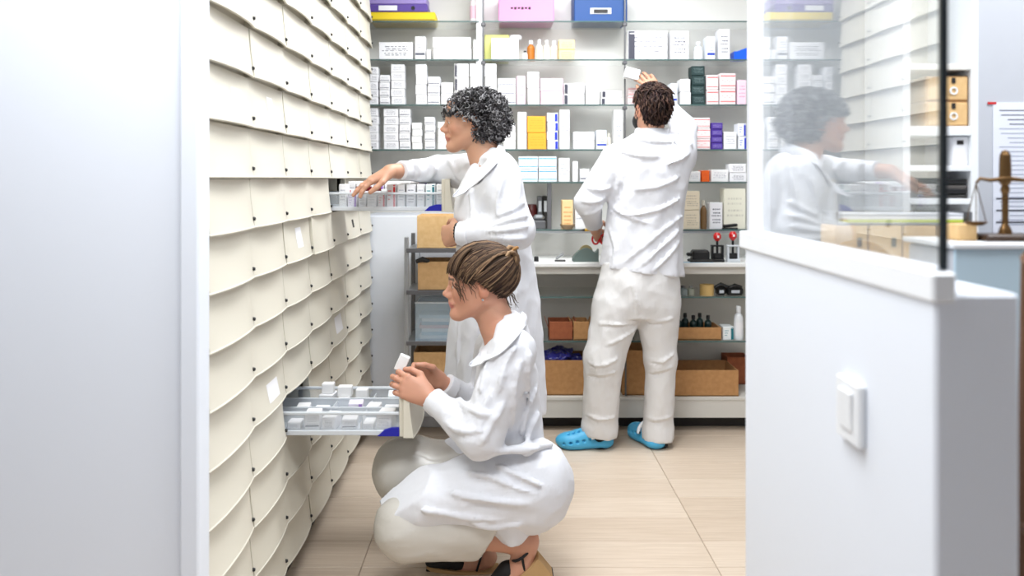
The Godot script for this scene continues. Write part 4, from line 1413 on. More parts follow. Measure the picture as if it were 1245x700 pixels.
# ---------------------------------------------------------------- man with his back turned, putting a carton on the shelf
func person_man() -> void:
	var t := thing("person", "standing man seen from behind in white tunic and blue clogs reaching up to the shelves", "person", Vector3(0.66, 0, -3.95))
	var sh := -t.position
	var tone := Color(0.57, 0.30, 0.195)
	var o := at(792, 134, 3.98)
	var hb := head_frame(Vector3(-0.30, 0.05, -1), Vector3(0, 1, 0.05))
	var body := MB.new()
	var la := [at(748, 195, 3.97), at(715, 246, 3.93), at(724, 277, 4.12)]
	var ra := [at(827, 186, 3.99), at(832, 156, 4.20), at(801, 117, 4.31)]
	var s := Sdf.new()
	s.loft(loft_rows([[163, 776, 808, 0.06], [185, 755, 828, 0.10], [235, 748, 824, 0.11], [290, 748, 816, 0.105], [335, 740, 818, 0.12], [375, 738, 818, 0.11]], 3.97), 0.03)
	s.chain([la[0], la[1], la[1] + (la[2] - la[1]) * 0.6], [0.056, 0.046, 0.038], 0.02)
	s.chain([ra[0], ra[1], ra[1] + (ra[2] - ra[1]) * 0.6], [0.056, 0.046, 0.038], 0.02)
	s.chain([at(752, 365, 3.96), at(738, 440, 3.94), at(730, 528, 3.96)], [0.09, 0.06, 0.042], 0.02)
	s.chain([at(800, 365, 3.96), at(803, 440, 3.96), at(800, 530, 3.97)], [0.09, 0.06, 0.042], 0.02)
	s.cone(at(732, 535, 3.95), at(692, 541, 3.93), 0.034, 0.026, 0.02)
	s.cone(at(800, 536, 3.97), at(786, 529, 4.17), 0.034, 0.026, 0.02)
	s.mesh(body, 0.014, func(_p: Vector3) -> Color: return tone)
	head_sdf(o, hb, at(793, 172, 3.98), 0.058).mesh(body, 0.0045, skin_paint(o, hb, tone, Color(0.05, 0.035, 0.03), Color(0.42, 0.16, 0.13)))
	var hr := hand_sdf(ra[1], ra[2], Vector3(-0.52, 0.84, -0.16), Vector3(0.05, 0.22, 0.97), -1.0, [0.40, 0.32, 0.34, 0.42], 0.13, 0.55, 1.06)
	hr[0].mesh(body, 0.0042, func(_p: Vector3) -> Color: return tone)
	var hl := hand_sdf(la[1], la[2], Vector3(0.25, -0.45, -0.85), Vector3(-0.85, 0.1, -0.3), 1.0, [0.9, 1.0, 1.0, 1.1], 0.03, 0.5, 1.05)
	hl[0].mesh(body, 0.0046, func(_p: Vector3) -> Color: return tone)
	part("body", body.mesh(), M.skin, t, sh)
	add_eyes(o + sh, hb, t)
	# tunic
	s = Sdf.new()
	s.loft(loft_rows([[157, 778, 808, 0.058], [163, 768, 818, 0.075], [172, 754, 832, 0.095], [186, 744, 840, 0.115], [206, 741, 840, 0.125], [235, 741, 834, 0.125], [265, 738, 830, 0.122], [300, 734, 829, 0.128], [322, 731, 829, 0.138], [338, 729, 830, 0.142]], 3.97), 0.03, [8.0, 0.007, 0.0, 5.0])
	s.cone(la[0], la[1], 0.076, 0.062, 0.04)
	s.cone(la[1], at(722, 272, 4.09), 0.062, 0.042, 0.02, Vector3.ZERO, 1.0, 2)
	s.cone(ra[0], ra[1], 0.078, 0.062, 0.05)
	s.cone(ra[1], at(805, 122, 4.295), 0.060, 0.042, 0.02, Vector3.ZERO, 1.0, 2)
	drape(s, [[828, 240, 800, 256, 765, 262, 743, 257], [830, 262, 800, 285, 760, 318], [829, 275, 806, 300, 775, 326], [828, 291, 812, 312, 796, 328], [746, 250, 757, 262, 790, 272], [742, 228, 728, 232, 712, 228], [738, 239, 722, 247, 706, 244], [733, 251, 718, 260, 705, 257], [770, 168, 800, 173, 826, 170], [753, 182, 776, 190, 802, 190], [838, 186, 826, 195, 812, 199], [842, 178, 834, 166, 822, 161], [740, 275, 748, 300, 746, 325], [826, 215, 800, 228, 770, 230], [748, 205, 752, 225, 748, 246]], 0.0072, 3.5, 4.4)
	s.cut(at(779, 330, 3.95), Vector3(-0.13, -1, 0))
	wrinkle(s, 0.0045, 6.0, Vector3(1.1, 1.0, 1.0), 41)
	part("tunic", cloth_mesh(s, 0.0095), M.cloth, t, sh)
	s = Sdf.new()
	s.cone(at(776, 160, 3.935), at(811, 160, 3.935), 0.019, 0.019, 0.012, Vector3(0, 0.35, 1), 2.4)
	s.cone(at(776, 160, 3.935), at(770, 163, 4.03), 0.019, 0.017, 0.012, Vector3(1, 0.3, 0.3), 2.4)
	s.cone(at(811, 160, 3.935), at(816, 163, 4.03), 0.019, 0.017, 0.012, Vector3(-1, 0.3, 0.3), 2.4)
	part("collar", cloth_mesh(s, 0.0065), M.cloth, t, sh)
	# trousers
	s = Sdf.new()
	s.loft(loft_rows([[318, 732, 824, 0.118], [340, 728, 826, 0.13], [365, 723, 826, 0.13], [384, 722, 824, 0.115]], 3.96), 0.03)
	s.cone(at(751, 372, 3.96), at(734, 436, 3.94), 0.118, 0.092, 0.02)
	s.cone(at(734, 436, 3.94), at(728.5, 528, 3.955), 0.092, 0.080, 0.03, Vector3.ZERO, 1.0, 2)
	s.cone(at(799, 372, 3.96), at(803, 436, 3.96), 0.110, 0.072, 0.02)
	s.cone(at(803, 436, 3.96), at(800, 532, 3.97), 0.072, 0.068, 0.03, Vector3.ZERO, 1.0, 2)
	s.cone(at(729, 520, 3.955), at(728.5, 527, 3.955), 0.086, 0.084, 0.012, Vector3.ZERO, 1.0, 2)
	s.cone(at(800, 524, 3.97), at(800, 533, 3.97), 0.075, 0.076, 0.012, Vector3.ZERO, 1.0, 2)
	drape(s, [[775, 391, 755, 396, 729, 393], [775, 397, 760, 410, 738, 419], [779, 386, 797, 392, 818, 387], [716, 440, 731, 446, 752, 436], [714, 453, 734, 457, 750, 452], [790, 436, 806, 441, 819, 430], [788, 452, 804, 452, 816, 446], [713, 503, 730, 511, 747, 507], [784, 505, 800, 512, 816, 506], [769, 345, 773, 365, 776, 384]], 0.0048, 3.5, 4.4)
	wrinkle(s, 0.0045, 6.5, Vector3(1.3, 0.8, 1.0), 51)
	part("trousers", cloth_mesh(s, 0.0095), M.cloth_warm, t, sh)
	# clogs
	clog(t, Vector3(at(746, 545, 3.93).x, 0, -3.955) + sh, Vector3(-1, 0, 0.05))
	clog(t, Vector3(at(801, 545, 3.93).x, 0, -3.90) + sh, Vector3(-0.35, 0, -1))
	for q in [at(729, 534, 3.955), at(800, 536, 3.97)]:
		s = Sdf.new()
		s.cone(q + Vector3(0, 0.045, 0), q + Vector3(0, -0.012, 0), 0.050, 0.048, 0.01)
		part("sock", cloth_mesh(s, 0.008), M.sock, t, sh)
	# black face mask with ear loops
	s = Sdf.new()
	s.ell(o + hb * Vector3(0.072, -0.052, 0), Vector3(0.052, 0.052, 0.062), hb, 0.01)
	s.ell(o + hb * Vector3(0.030, -0.040, 0), Vector3(0.05, 0.06, 0.05), hb, 0.01, true)
	s.cone(o + hb * Vector3(0.045, -0.030, -0.060), o + hb * Vector3(0.000, 0.006, -0.081), 0.004, 0.004, 0.004)
	s.cone(o + hb * Vector3(0.045, -0.060, -0.056), o + hb * Vector3(-0.004, -0.034, -0.078), 0.004, 0.004, 0.004)
	part("face_mask", cloth_mesh(s, 0.0045), M.black, t, sh)
	# short dark hair
	s = Sdf.new()
	s.ell(o + hb * Vector3(-0.014, 0.044, 0), Vector3(0.102, 0.086, 0.077), hb, 0.02)
	s.ell(o + hb * Vector3(-0.050, -0.005, 0), Vector3(0.054, 0.076, 0.066), hb, 0.03)
	s.ell(o + hb * Vector3(0.080, -0.040, 0), Vector3(0.085, 0.080, 0.12), hb, 0.01, true)
	for e in [-1.0, 1.0]: s.ell(o + hb * Vector3(0.0, -0.010, 0.082 * e), Vector3(0.026, 0.034, 0.022), hb, 0.01, true)
	wrinkle(s, 0.004, 28.0, Vector3(1, 1, 1), 7)
	var b := MB.new()
	s.mesh(b, 0.005, func(_p: Vector3) -> Color: return Color(0.018, 0.010, 0.008))
	var hm := part("hair", b.mesh(), M.hair, t, sh)
	var r := RandomNumberGenerator.new()
	r.seed = 77
	var st := MB.new()
	for i in 1100:
		var d := Vector3(r.randf_range(-1, 0.9), r.randf_range(-0.9, 1), r.randf_range(-1, 1)).normalized()
		var lp := Vector3(-0.014, 0.038, 0) + d * Vector3(0.107, 0.094, 0.081)
		if d.y < 0.1: lp.x -= 0.006
		if d.y < 0: lp = Vector3(lp.x, lp.y * 1.25, lp.z * 0.92)
		if lp.x > 0.03 and lp.y < 0.05: continue
		if lp.x > -0.03 and lp.y < 0.0: continue
		if lp.y < -0.078: continue
		var out := hb * d
		var dn := (hb * Vector3(-0.25, -0.7 if lp.y < 0.08 else -0.15, r.randf_range(-0.5, 0.5)) - out * 0.1).normalized()
		var ps := []
		for k in 5:
			var f := k / 4.0
			ps.append(o + hb * lp + out * (0.004 * sin(PI * f) + 0.001) + dn * (f - 0.3) * 0.034 + out * 0.006 * f + out.cross(dn) * 0.004 * sin(f * 5.0 + i))
		st.col = Color(0.018, 0.010, 0.008).lerp(Color(0.085, 0.045, 0.032), pow(r.randf(), 2.0))
		st.tube(ps, [0.0022, 0.0034, 0.0034, 0.0026, 0.0010], 5)
	part("strand", st.mesh(), M.hair, hm).set_meta("kind", "stuff")
	# carton in his raised hand
	b = MB.new()
	b.box(Vector3.ZERO, Vector3(0.075, 0.055, 0.06), 0.002, Basis(Vector3(0, 0, 1), -0.25))
	solo("medicine_carton", b.mesh(), M.body_plain, "white carton held in the man's raised hand just above the third shelf", "carton", at(768, 90, 4.36))

func clog(t: Node3D, heel: Vector3, fwd: Vector3) -> void:
	fwd = fwd.normalized()
	var side := fwd.cross(Vector3.UP)
	var o := thing_child(t, "clog", heel)
	var s := Sdf.new()
	var p := func(x: float, y: float, z: float) -> Vector3: return fwd * x + Vector3.UP * y + side * z
	var bs := Basis(fwd, Vector3.UP, side)
	# sole, rounded toe box, heel rim; hollow where the foot goes in
	s.cone(p.call(0.048, 0.022, 0), p.call(0.200, 0.024, 0), 0.044, 0.054, 0.03, Vector3.UP, 2.0)
	s.ell(p.call(0.190, 0.036, 0), Vector3(0.088, 0.042, 0.055), bs, 0.02)
	s.ell(p.call(0.140, 0.055, 0), Vector3(0.060, 0.038, 0.050), bs, 0.02)
	s.ell(p.call(0.052, 0.034, 0), Vector3(0.054, 0.034, 0.046), bs, 0.02)
	s.ell(p.call(0.075, 0.080, 0), Vector3(0.072, 0.052, 0.037), bs, 0.01, true)
	for k in 5: s.ell(p.call(0.115 + k * 0.032, 0.052 - k * 0.005, 0.056 - absf(k - 1.5) * 0.003), Vector3(0.0075, 0.0065, 0.016), bs, 0.004, true)
	for k in 5: s.ell(p.call(0.115 + k * 0.032, 0.052 - k * 0.005, -0.056 + absf(k - 1.5) * 0.003), Vector3(0.0075, 0.0065, 0.016), bs, 0.004, true)
	for k in 4:
		for e in [-1, 1]: s.ell(p.call(0.145 + k * 0.024, 0.090 - k * 0.006, e * 0.020), Vector3(0.007, 0.016, 0.007), bs, 0.004, true)
	s.cut(Vector3(0, 0.0, 0), Vector3(0, -1, 0))
	o.mesh = cloth_mesh(s, 0.0045)
	o.material_override = M.clog
	var b := MB.new()
	var ps := []
	for k in 13:
		var w := PI * k / 12.0
		ps.append(p.call(0.105 + 0.010 * sin(w), 0.058 + 0.052 * sin(w), cos(w) * 0.058))
	b.tube(ps, [0.0085], 6)
	part("heel_strap", b.mesh(), M.white_metal, o)
	b = MB.new()
	for e in [-1, 1]: b.lathe(ball(0.0085, 6), p.call(0.105, 0.062, e * 0.055), 10)
	part("rivet", b.mesh(), M.black, o)

# ---------------------------------------------------------------- goods
const ORD := ["first", "second", "third", "fourth", "fifth", "sixth", "seventh", "eighth", "ninth", "tenth", "eleventh", "twelfth", "thirteenth"]
var cache := {}

func carton_mesh(s: Vector3, style: String) -> ArrayMesh: # printed front, tuck flaps at the top and the ends
	var key := "%s %.3f %.3f %.3f" % [style, s.x, s.y, s.z]
	if cache.has(key): return cache[key]
	var m := ArrayMesh.new()
	var b := MB.new()
	b.box(Vector3(0, s.y / 2, -0.0005), Vector3(s.x, s.y, s.z - 0.001), minf(0.0025, s.y * 0.1))
	b.box(Vector3(0, s.y * 0.90, 0), Vector3(s.x * 0.9, s.y * 0.03, s.z + 0.0012), 0.0) # edge of the tuck flap
	b.into(m, M["body_" + style])
	b = MB.new()
	var e := 0.003
	var z := s.z / 2.0 + 0.0004
	b.poly([Vector3(-s.x / 2 + e, e, z), Vector3(s.x / 2 - e, e, z), Vector3(s.x / 2 - e, s.y - e, z), Vector3(-s.x / 2 + e, s.y - e, z)], [Vector2(0, 1), Vector2(1, 1), Vector2(1, 0), Vector2(0, 0)])
	b.into(m, M["print_" + style])
	cache[key] = m
	return m

# one pile of cartons: [left x, right x, top y, how many, print, words, depth]; the words say what it looks like
func shelf_row(items: Array, level: float, where: String, zf: float, group: String) -> void:
	var k := 0
	for q in items:
		var x0: float = q[0]; var x1: float = q[1]; var top: float = q[2]; var n: int = q[3]
		var z := zf + 0.012
		var dep: float = q[6] if q.size() > 6 else 0.085
		var w := (x1 - x0 - 0.6) * z / 1000.0
		var hgt := (EYE - (top - 217.0) * z / 1000.0 - level) / n
		var cx := ((x0 + x1) / 2 - 608.0) * z / 1000.0
		var kind: String = q[4]
		for i in n:
			var pos := "%s item from left" % ORD[k] if n == 1 else "%s pile from left, %s" % [ORD[k], ["bottom one", "second up", "third up", "fourth up", "fifth up", "sixth up"][i] if i < n - 1 else "top one"]
			var jit := 0.0 if n == 1 else 0.0015 * sin(k * 7.0 + i * 2.7)
			solo("medicine_carton", carton_mesh(Vector3(w, hgt - 0.0008, dep), kind), null, "%s, %s, %s" % [q[5], where, pos], "carton", Vector3(cx + jit, level + i * hgt, -(z + dep / 2)), group)
		k += 1

func bottle(p: Vector3, r: float, hgt: float, body: Material, cap: Material, label: String, lab: Material = null) -> void:
	var t := thing("bottle", label, "bottle", p)
	var b := MB.new()
	b.lathe([[0, 0], [r * 0.92, 0], [r, hgt * 0.04], [r, hgt * 0.62], [r * 0.82, hgt * 0.72], [r * 0.42, hgt * 0.78], [r * 0.42, hgt * 0.86], [0, hgt * 0.86]], Vector3.ZERO, 16)
	part("body", b.mesh(), body, t)
	b = MB.new()
	b.lathe([[0, hgt * 0.82], [r * 0.52, hgt * 0.82], [r * 0.52, hgt * 0.98], [r * 0.46, hgt], [0, hgt]], Vector3.ZERO, 14)
	part("cap", b.mesh(), cap, t)
	if lab:
		b = MB.new()
		b.lathe([[r * 1.0, hgt * 0.12], [r * 1.012, hgt * 0.12], [r * 1.012, hgt * 0.52], [r * 1.0, hgt * 0.52]], Vector3.ZERO, 16)
		part("paper_label", b.mesh(), lab, t)

func shelf_goods() -> void:
	var up := ZF
	# top shelf: files and boxes
	var z := 4.415
	var y: float = SHELF[0]
	var t := thing("ring_binder", "yellow ring binder lying flat under the purple file on the top shelf", "binder", Vector3(at(489, 0, z).x, y, -(z + 0.10)))
	part("cover", boxm(Vector3(0.355, 0.052, 0.19), 0.006), mat(0.93, 0.82, 0.12, 0.5), t)
	part("spine_edge", boxm(Vector3(0.350, 0.010, 0.004), 0.002), mat(0.70, 0.60, 0.10, 0.5), t, Vector3(0, 0.004, 0.0955))
	t = thing("box_file", "purple box file with a white label lying on the yellow binder", "box file", Vector3(at(484, 0, z).x, y + 0.0525, -(z + 0.10)))
	part("body", boxm(Vector3(0.315, 0.042, 0.19), 0.004), mat(0.36, 0.27, 0.60, 0.5), t)
	part("white_label", boxm(Vector3(0.10, 0.026, 0.001), 0.0), M.paper, t, Vector3(-0.055, 0.008, 0.0955))
	var b := MB.new()
	b.lathe([[0, 0], [0.010, 0], [0.011, 0.002], [0, 0.002]], Vector3(0.08, 0.02, 0.0945), 12, Basis(Vector3(1, 0, 0), PI / 2))
	part("finger_hole", b.mesh(), M.black, t)
	solo("box_file", boxm(Vector3(0.31, 0.05, 0.19), 0.004), mat(0.62, 0.55, 0.80, 0.5), "pale lilac box file on top of the purple box file", "box file", Vector3(at(483, 0, z).x, y + 0.095, -(z + 0.10)))
	bottle(Vector3(at(577, 0, z).x, y, -(z + 0.04)), 0.027, 0.17, mat(0.95, 0.90, 0.92, 0.4), M.white_metal, "tall white bottle with a pale pink label by the post on the top shelf", mat(0.93, 0.78, 0.84))
	t = thing("storage_box", "pink storage box with black lettering on the top shelf", "box", Vector3(at(640, 0, z).x, y, -(z + 0.10)))
	part("body", boxm(Vector3(0.298, 0.15, 0.19), 0.004), mat(0.91, 0.58, 0.81, 0.6), t)
	for k in 6: part("lettering", boxm(Vector3(0.014, 0.010 + 0.004 * (k % 2), 0.001), 0.0), M.dark, t, Vector3(-0.078 + k * 0.019, 0.068 - 0.003 * (k % 2), 0.0953))
	t = thing("box_file", "deep blue box file with a metal label holder on the top shelf", "box file", Vector3(at(730.5, 0, z).x, y, -(z + 0.10)))
	part("body", boxm(Vector3(0.286, 0.16, 0.19), 0.004), mat(0.03, 0.27, 0.53, 0.5), t)
	b = MB.new()
	b.box(Vector3(0, 0.057, 0.0965), Vector3(0.115, 0.034, 0.003), 0.001)
	part("label_holder", b.mesh(), M.steel, t)
	part("card_slot", boxm(Vector3(0.075, 0.020, 0.001), 0.0), M.dark, t, Vector3(0, 0.045, 0.0987))

	# second shelf
	y = SHELF[1]
	shelf_row([[460, 502, 51, 1, "lines", "wide white carton"], [504, 517.5, 44, 1, "grey", "tall narrow white carton"], [518, 524, 60, 1, "plain", "tiny white carton"], [526, 573, 45, 2, "plain", "long low white carton"], [575, 585, 48, 1, "plain", "slim upright white carton"]], y, "second shelf, left bay", up, "cartons on the second shelf")
	solo("storage_box", boxm(Vector3(0.135, 0.148, 0.09), 0.003), mat(0.86, 0.86, 0.52, 0.5), "pale lime green box standing behind the white box, second shelf", "box", Vector3(at(604, 0, 4.5).x, y, -4.54))
	shelf_row([[597, 631, 46, 1, "plain", "square white carton"]], y, "second shelf, middle bay", up, "cartons on the second shelf")
	b = MB.new()
	b.lathe([[0, 0], [0.030, 0], [0.033, 0.004], [0.033, 0.018], [0.028, 0.022], [0, 0.022]], Vector3.ZERO, 18)
	solo("round_tin", b.mesh(), M.white_metal, "round flat white tin resting on the square white carton", "tin", Vector3(at(627, 0, z).x, y + 0.1149, -(z + 0.05)))
	var amber := mat(0.72, 0.44, 0.16, 0.2)
	var milk := mat(0.95, 0.92, 0.86, 0.4)
	bottle(Vector3(at(638.5, 0, z).x, y, -(z + 0.02)), 0.014, 0.05, M.white_metal, M.dark, "tiny white bottle with a dark cap beside the square carton, second shelf")
	bottle(Vector3(at(646, 0, z).x, y, -(z + 0.06)), 0.022, 0.112, amber, M.white_metal, "amber bottle with a white cap left of three cream bottles")
	for k in 3: bottle(Vector3(at(656.0 + k * 9.0, 0, z).x, y, -(z + 0.03)), 0.0175, 0.112 - k * 0.003, milk, M.white_metal, "cream bottle with white cap, %s of three next to the orange printed cartons" % ["left one", "middle one", "right one"][k], mat(0.96, 0.90, 0.80))
	shelf_row([[679, 699, 48, 2, "rust", "cream and orange carton"]], y, "second shelf, right of the bottles", up, "cartons on the second shelf")
	shelf_row([[763, 812, 37, 1, "darkend", "big white carton"], [815, 838, 37, 1, "lines", "upright white printed carton"], [859, 870, 44, 1, "bluewhite", "blue and white carton"], [874, 888, 35, 1, "lines", "tallest narrow white carton"]], y, "second shelf, right bay", up, "cartons on the second shelf")
	bottle(Vector3(at(850.5, 0, z).x, y, -(z + 0.03)), 0.023, 0.10, mat(0.86, 0.90, 0.92, 0.15), M.white_metal, "clear bottle with a white cap between cartons, second shelf", M.paper)
	b = MB.new()
	var pr := [Vector3(-0.033, 0, 0), Vector3(0.035, 0, 0), Vector3(0.035, 0.066, 0), Vector3(-0.02, 0.046, 0), Vector3(-0.033, 0.046, 0)]
	for sg in [0.04, -0.04]:
		var ps := []
		for q in pr: ps.append(q + Vector3(0, 0, sg))
		if sg < 0: ps.reverse()
		b.poly(ps)
	for i in 5: b.poly([pr[i] + Vector3(0, 0, 0.04), pr[i] + Vector3(0, 0, -0.04), pr[(i + 1) % 5] + Vector3(0, 0, -0.04), pr[(i + 1) % 5] + Vector3(0, 0, 0.04)])
	solo("storage_box", b.mesh(), mat(0.10, 0.38, 0.90, 0.4), "bright blue cut-away box at the right end of the second shelf", "box", Vector3(at(901, 0, z).x, y, -(z + 0.05)))

	# third shelf
	y = SHELF[2]
	var g := "cartons on the third shelf"
	shelf_row([[449, 460, 81, 5, "lines", "small white carton"], [461, 474, 91, 4, "grey", "small white carton"], [475, 492, 78, 5, "lines", "small white carton"], [505, 519, 78, 4, "lines", "white carton"], [519.5, 535, 93, 3, "grey", "white carton"], [536, 551, 100, 2, "lines", "white carton"], [552, 570, 77, 3, "darkend", "white carton with dark end"], [571, 586, 77, 3, "plain", "white carton"]], y, "third shelf, left bay", up, g)
	shelf_row([[589, 604, 77, 3, "plain", "white carton"], [605, 627, 95, 3, "grey", "white carton"], [628, 639, 92, 1, "pink", "narrow pinkish carton"], [641, 656, 87, 2, "plain", "white carton"], [657, 685, 95, 2, "pink", "pink and white carton"], [685.5, 711, 101, 2, "darkend", "long white carton with dark print"], [712, 729, 102, 1, "plain", "square white carton"], [731, 756, 110, 2, "darkend", "flat white carton with dark print"]], y, "third shelf, middle bay", up, g)
	shelf_row([[763, 781, 106, 2, "pinkstripe", "white carton with red stripes"], [815, 824, 101, 1, "bluewhite", "small blue and white carton"], [827, 840, 96, 2, "plain", "white carton"], [841, 857.5, 80, 4, "green", "dark green carton"], [859, 874, 91, 2, "pinkstripe", "pale pink carton"], [875, 895, 89, 2, "pinkstripe", "wide pale pink carton"], [896.5, 908, 97, 1, "pink", "upright pink carton"]], y, "third shelf, right bay", up, g)

	# fourth shelf
	y = SHELF[3]
	g = "cartons on the fourth shelf"
	shelf_row([[448, 460, 131, 5, "lines", "white carton"], [466, 484.5, 132, 5, "lines", "white carton"], [485, 499, 132, 5, "grey", "white carton"], [500.5, 513, 149, 4, "plain", "small white carton"], [516, 529, 142, 4, "grey", "small white carton"], [532, 545, 148, 4, "plain", "small white carton"]], y, "fourth shelf, left bay", up, g)
	shelf_row([[612, 627, 150, 3, "plain", "white carton"], [629, 640.5, 136, 1, "plain", "upright white carton"], [641, 664, 141, 2, "orange", "orange carton with green edge"], [665, 679, 137, 4, "blueend", "white carton with blue end"], [680, 693, 133, 1, "plain", "tall white carton"], [697, 723, 160, 2, "plain", "low white carton"], [725, 738, 158, 1, "bluewhite", "white carton with blue print"], [746, 758, 133, 1, "plain", "tall slim white carton"]], y, "fourth shelf, middle bay", up, g)
	bottle(Vector3(at(741.5, 0, z).x, y, -(z + 0.05)), 0.013, 0.09, milk, M.cream, "small cream dropper bottle beside the tall slim carton, fourth shelf")
	shelf_row([[835, 864, 143, 3, "pinkstripe", "white carton with red stripes"], [864.5, 879, 149, 4, "purple", "purple carton"], [880, 896, 160, 1, "plain", "white carton"], [897.5, 908, 150, 2, "blueend", "white and blue carton"]], y, "fourth shelf, right bay", up, g)

	# fifth shelf
	y = SHELF[4]
	g = "cartons on the fifth shelf"
	shelf_row([[630, 654, 190, 2, "skyband", "white carton with sky blue band"], [654.5, 677, 190, 2, "skyband", "white carton with sky blue band"], [679, 693, 192, 1, "plain", "upright white carton"], [696, 703, 196, 1, "plain", "slim white carton"], [705, 717, 205, 1, "grey", "low white carton"]], y, "fifth shelf, middle bay", up, g)
	shelf_row([[835, 852, 208, 1, "plain", "low white carton"], [853, 863, 207, 1, "orangered", "bright orange carton"], [864.5, 886, 206, 1, "plain", "wide white carton"], [887, 908, 199, 2, "lines", "white carton"]], y, "fifth shelf, right bay", up, g)

	# sixth shelf, just above the worktop
	y = SHELF[5]
	g = "cartons on the sixth shelf"
	t = thing("tape_printer", "grey and black label printer on a dark stand under the sky blue cartons", "printer", Vector3(at(656, 0, z).x, y, -(z + 0.07)))
	part("body", boxm(Vector3(0.075, 0.045, 0.10), 0.006), M.dark_steel, t)
	part("paper_roll_cover", boxm(Vector3(0.06, 0.03, 0.07), 0.012), M.steel, t, Vector3(0, 0.045, -0.01))
	b = MB.new()
	b.lathe([[0, 0], [0.026, 0], [0.030, 0.03], [0.030, 0.10], [0.024, 0.13], [0, 0.132]], Vector3.ZERO, 16)
	solo("jar", b.mesh(), mat(0.36, 0.14, 0.13, 0.3), "dark red jar standing behind the label printer", "jar", Vector3(at(647, 0, 4.54).x, y, -4.555))
	for k in 2:
		var f := thing("folder", ["dark grey lever folder standing behind the label printer", "black lever folder standing against the grey display post"][k], "folder", Vector3(at([656.0, 662.5][k], 0, 4.56).x, y, -4.56))
		part("cover", boxm(Vector3(0.026, 0.175, 0.10), 0.003), [M.dark_steel, M.dark][k], f)
		part("spine_label", boxm(Vector3(0.016, 0.06, 0.001), 0.0), M.tray, f, Vector3(0, 0.09, 0.0505))
	part("pole", slab(at(668, 0, z).x - 0.012, at(668, 0, z).x + 0.012, y, SHELF[4] - 0.007, z, z + 0.02, 0.002), M.dark_steel, thing("display_post", "dark grey metal post between the fifth and sixth shelves", "post"))
	shelf_row([[683, 697, 243, 1, "rust", "beige carton"], [699, 712, 240, 1, "plain", "white carton"]], y, "sixth shelf, middle bay", up, g)
	b = MB.new()
	b.lathe([[0, 0], [0.025, 0], [0.040, 0.022], [0.041, 0.026], [0.037, 0.024], [0.02, 0.006], [0, 0.006]], Vector3.ZERO, 18)
	solo("bowl", b.mesh(), mat(0.60, 0.50, 0.38, 0.5), "small tan bowl in front of the beige carton, sixth shelf", "bowl", Vector3(at(690, 0, z).x, y, -(4.418)), "")
	shelf_row([[831, 851, 232, 2, "rustpale", "cream carton"], [863, 879, 246, 1, "lines", "white printed carton"], [880, 907, 229, 1, "cream", "large cream carton"]], y, "sixth shelf, right bay", up, g)
	solo("medicine_carton", carton_mesh(Vector3(0.055, 0.075, 0.03), "bluewhite"), null, "blue and white carton standing behind the printed carton, sixth shelf", "carton", Vector3(at(862, 0, 4.54).x, y + 0.0, -4.55), g)
	bottle(Vector3(at(857, 0, z).x, y, -(z + 0.03)), 0.018, 0.155, mat(0.50, 0.38, 0.24, 0.25), M.cream, "tall brown bottle between cream cartons, sixth shelf")
	t = thing("stapler", "black stapler lying at the right end of the sixth shelf", "stapler", Vector3(at(887, 0, z).x, y, -(z - 0.002)))
	part("base", boxm(Vector3(0.085, 0.008, 0.022), 0.003), M.black, t)
	b = MB.new()
	b.box(Vector3(0.002, 0.020, 0), Vector3(0.08, 0.016, 0.02), 0.006, Basis(Vector3(0, 0, 1), 0.10))
	part("arm", b.mesh(), M.black, t)

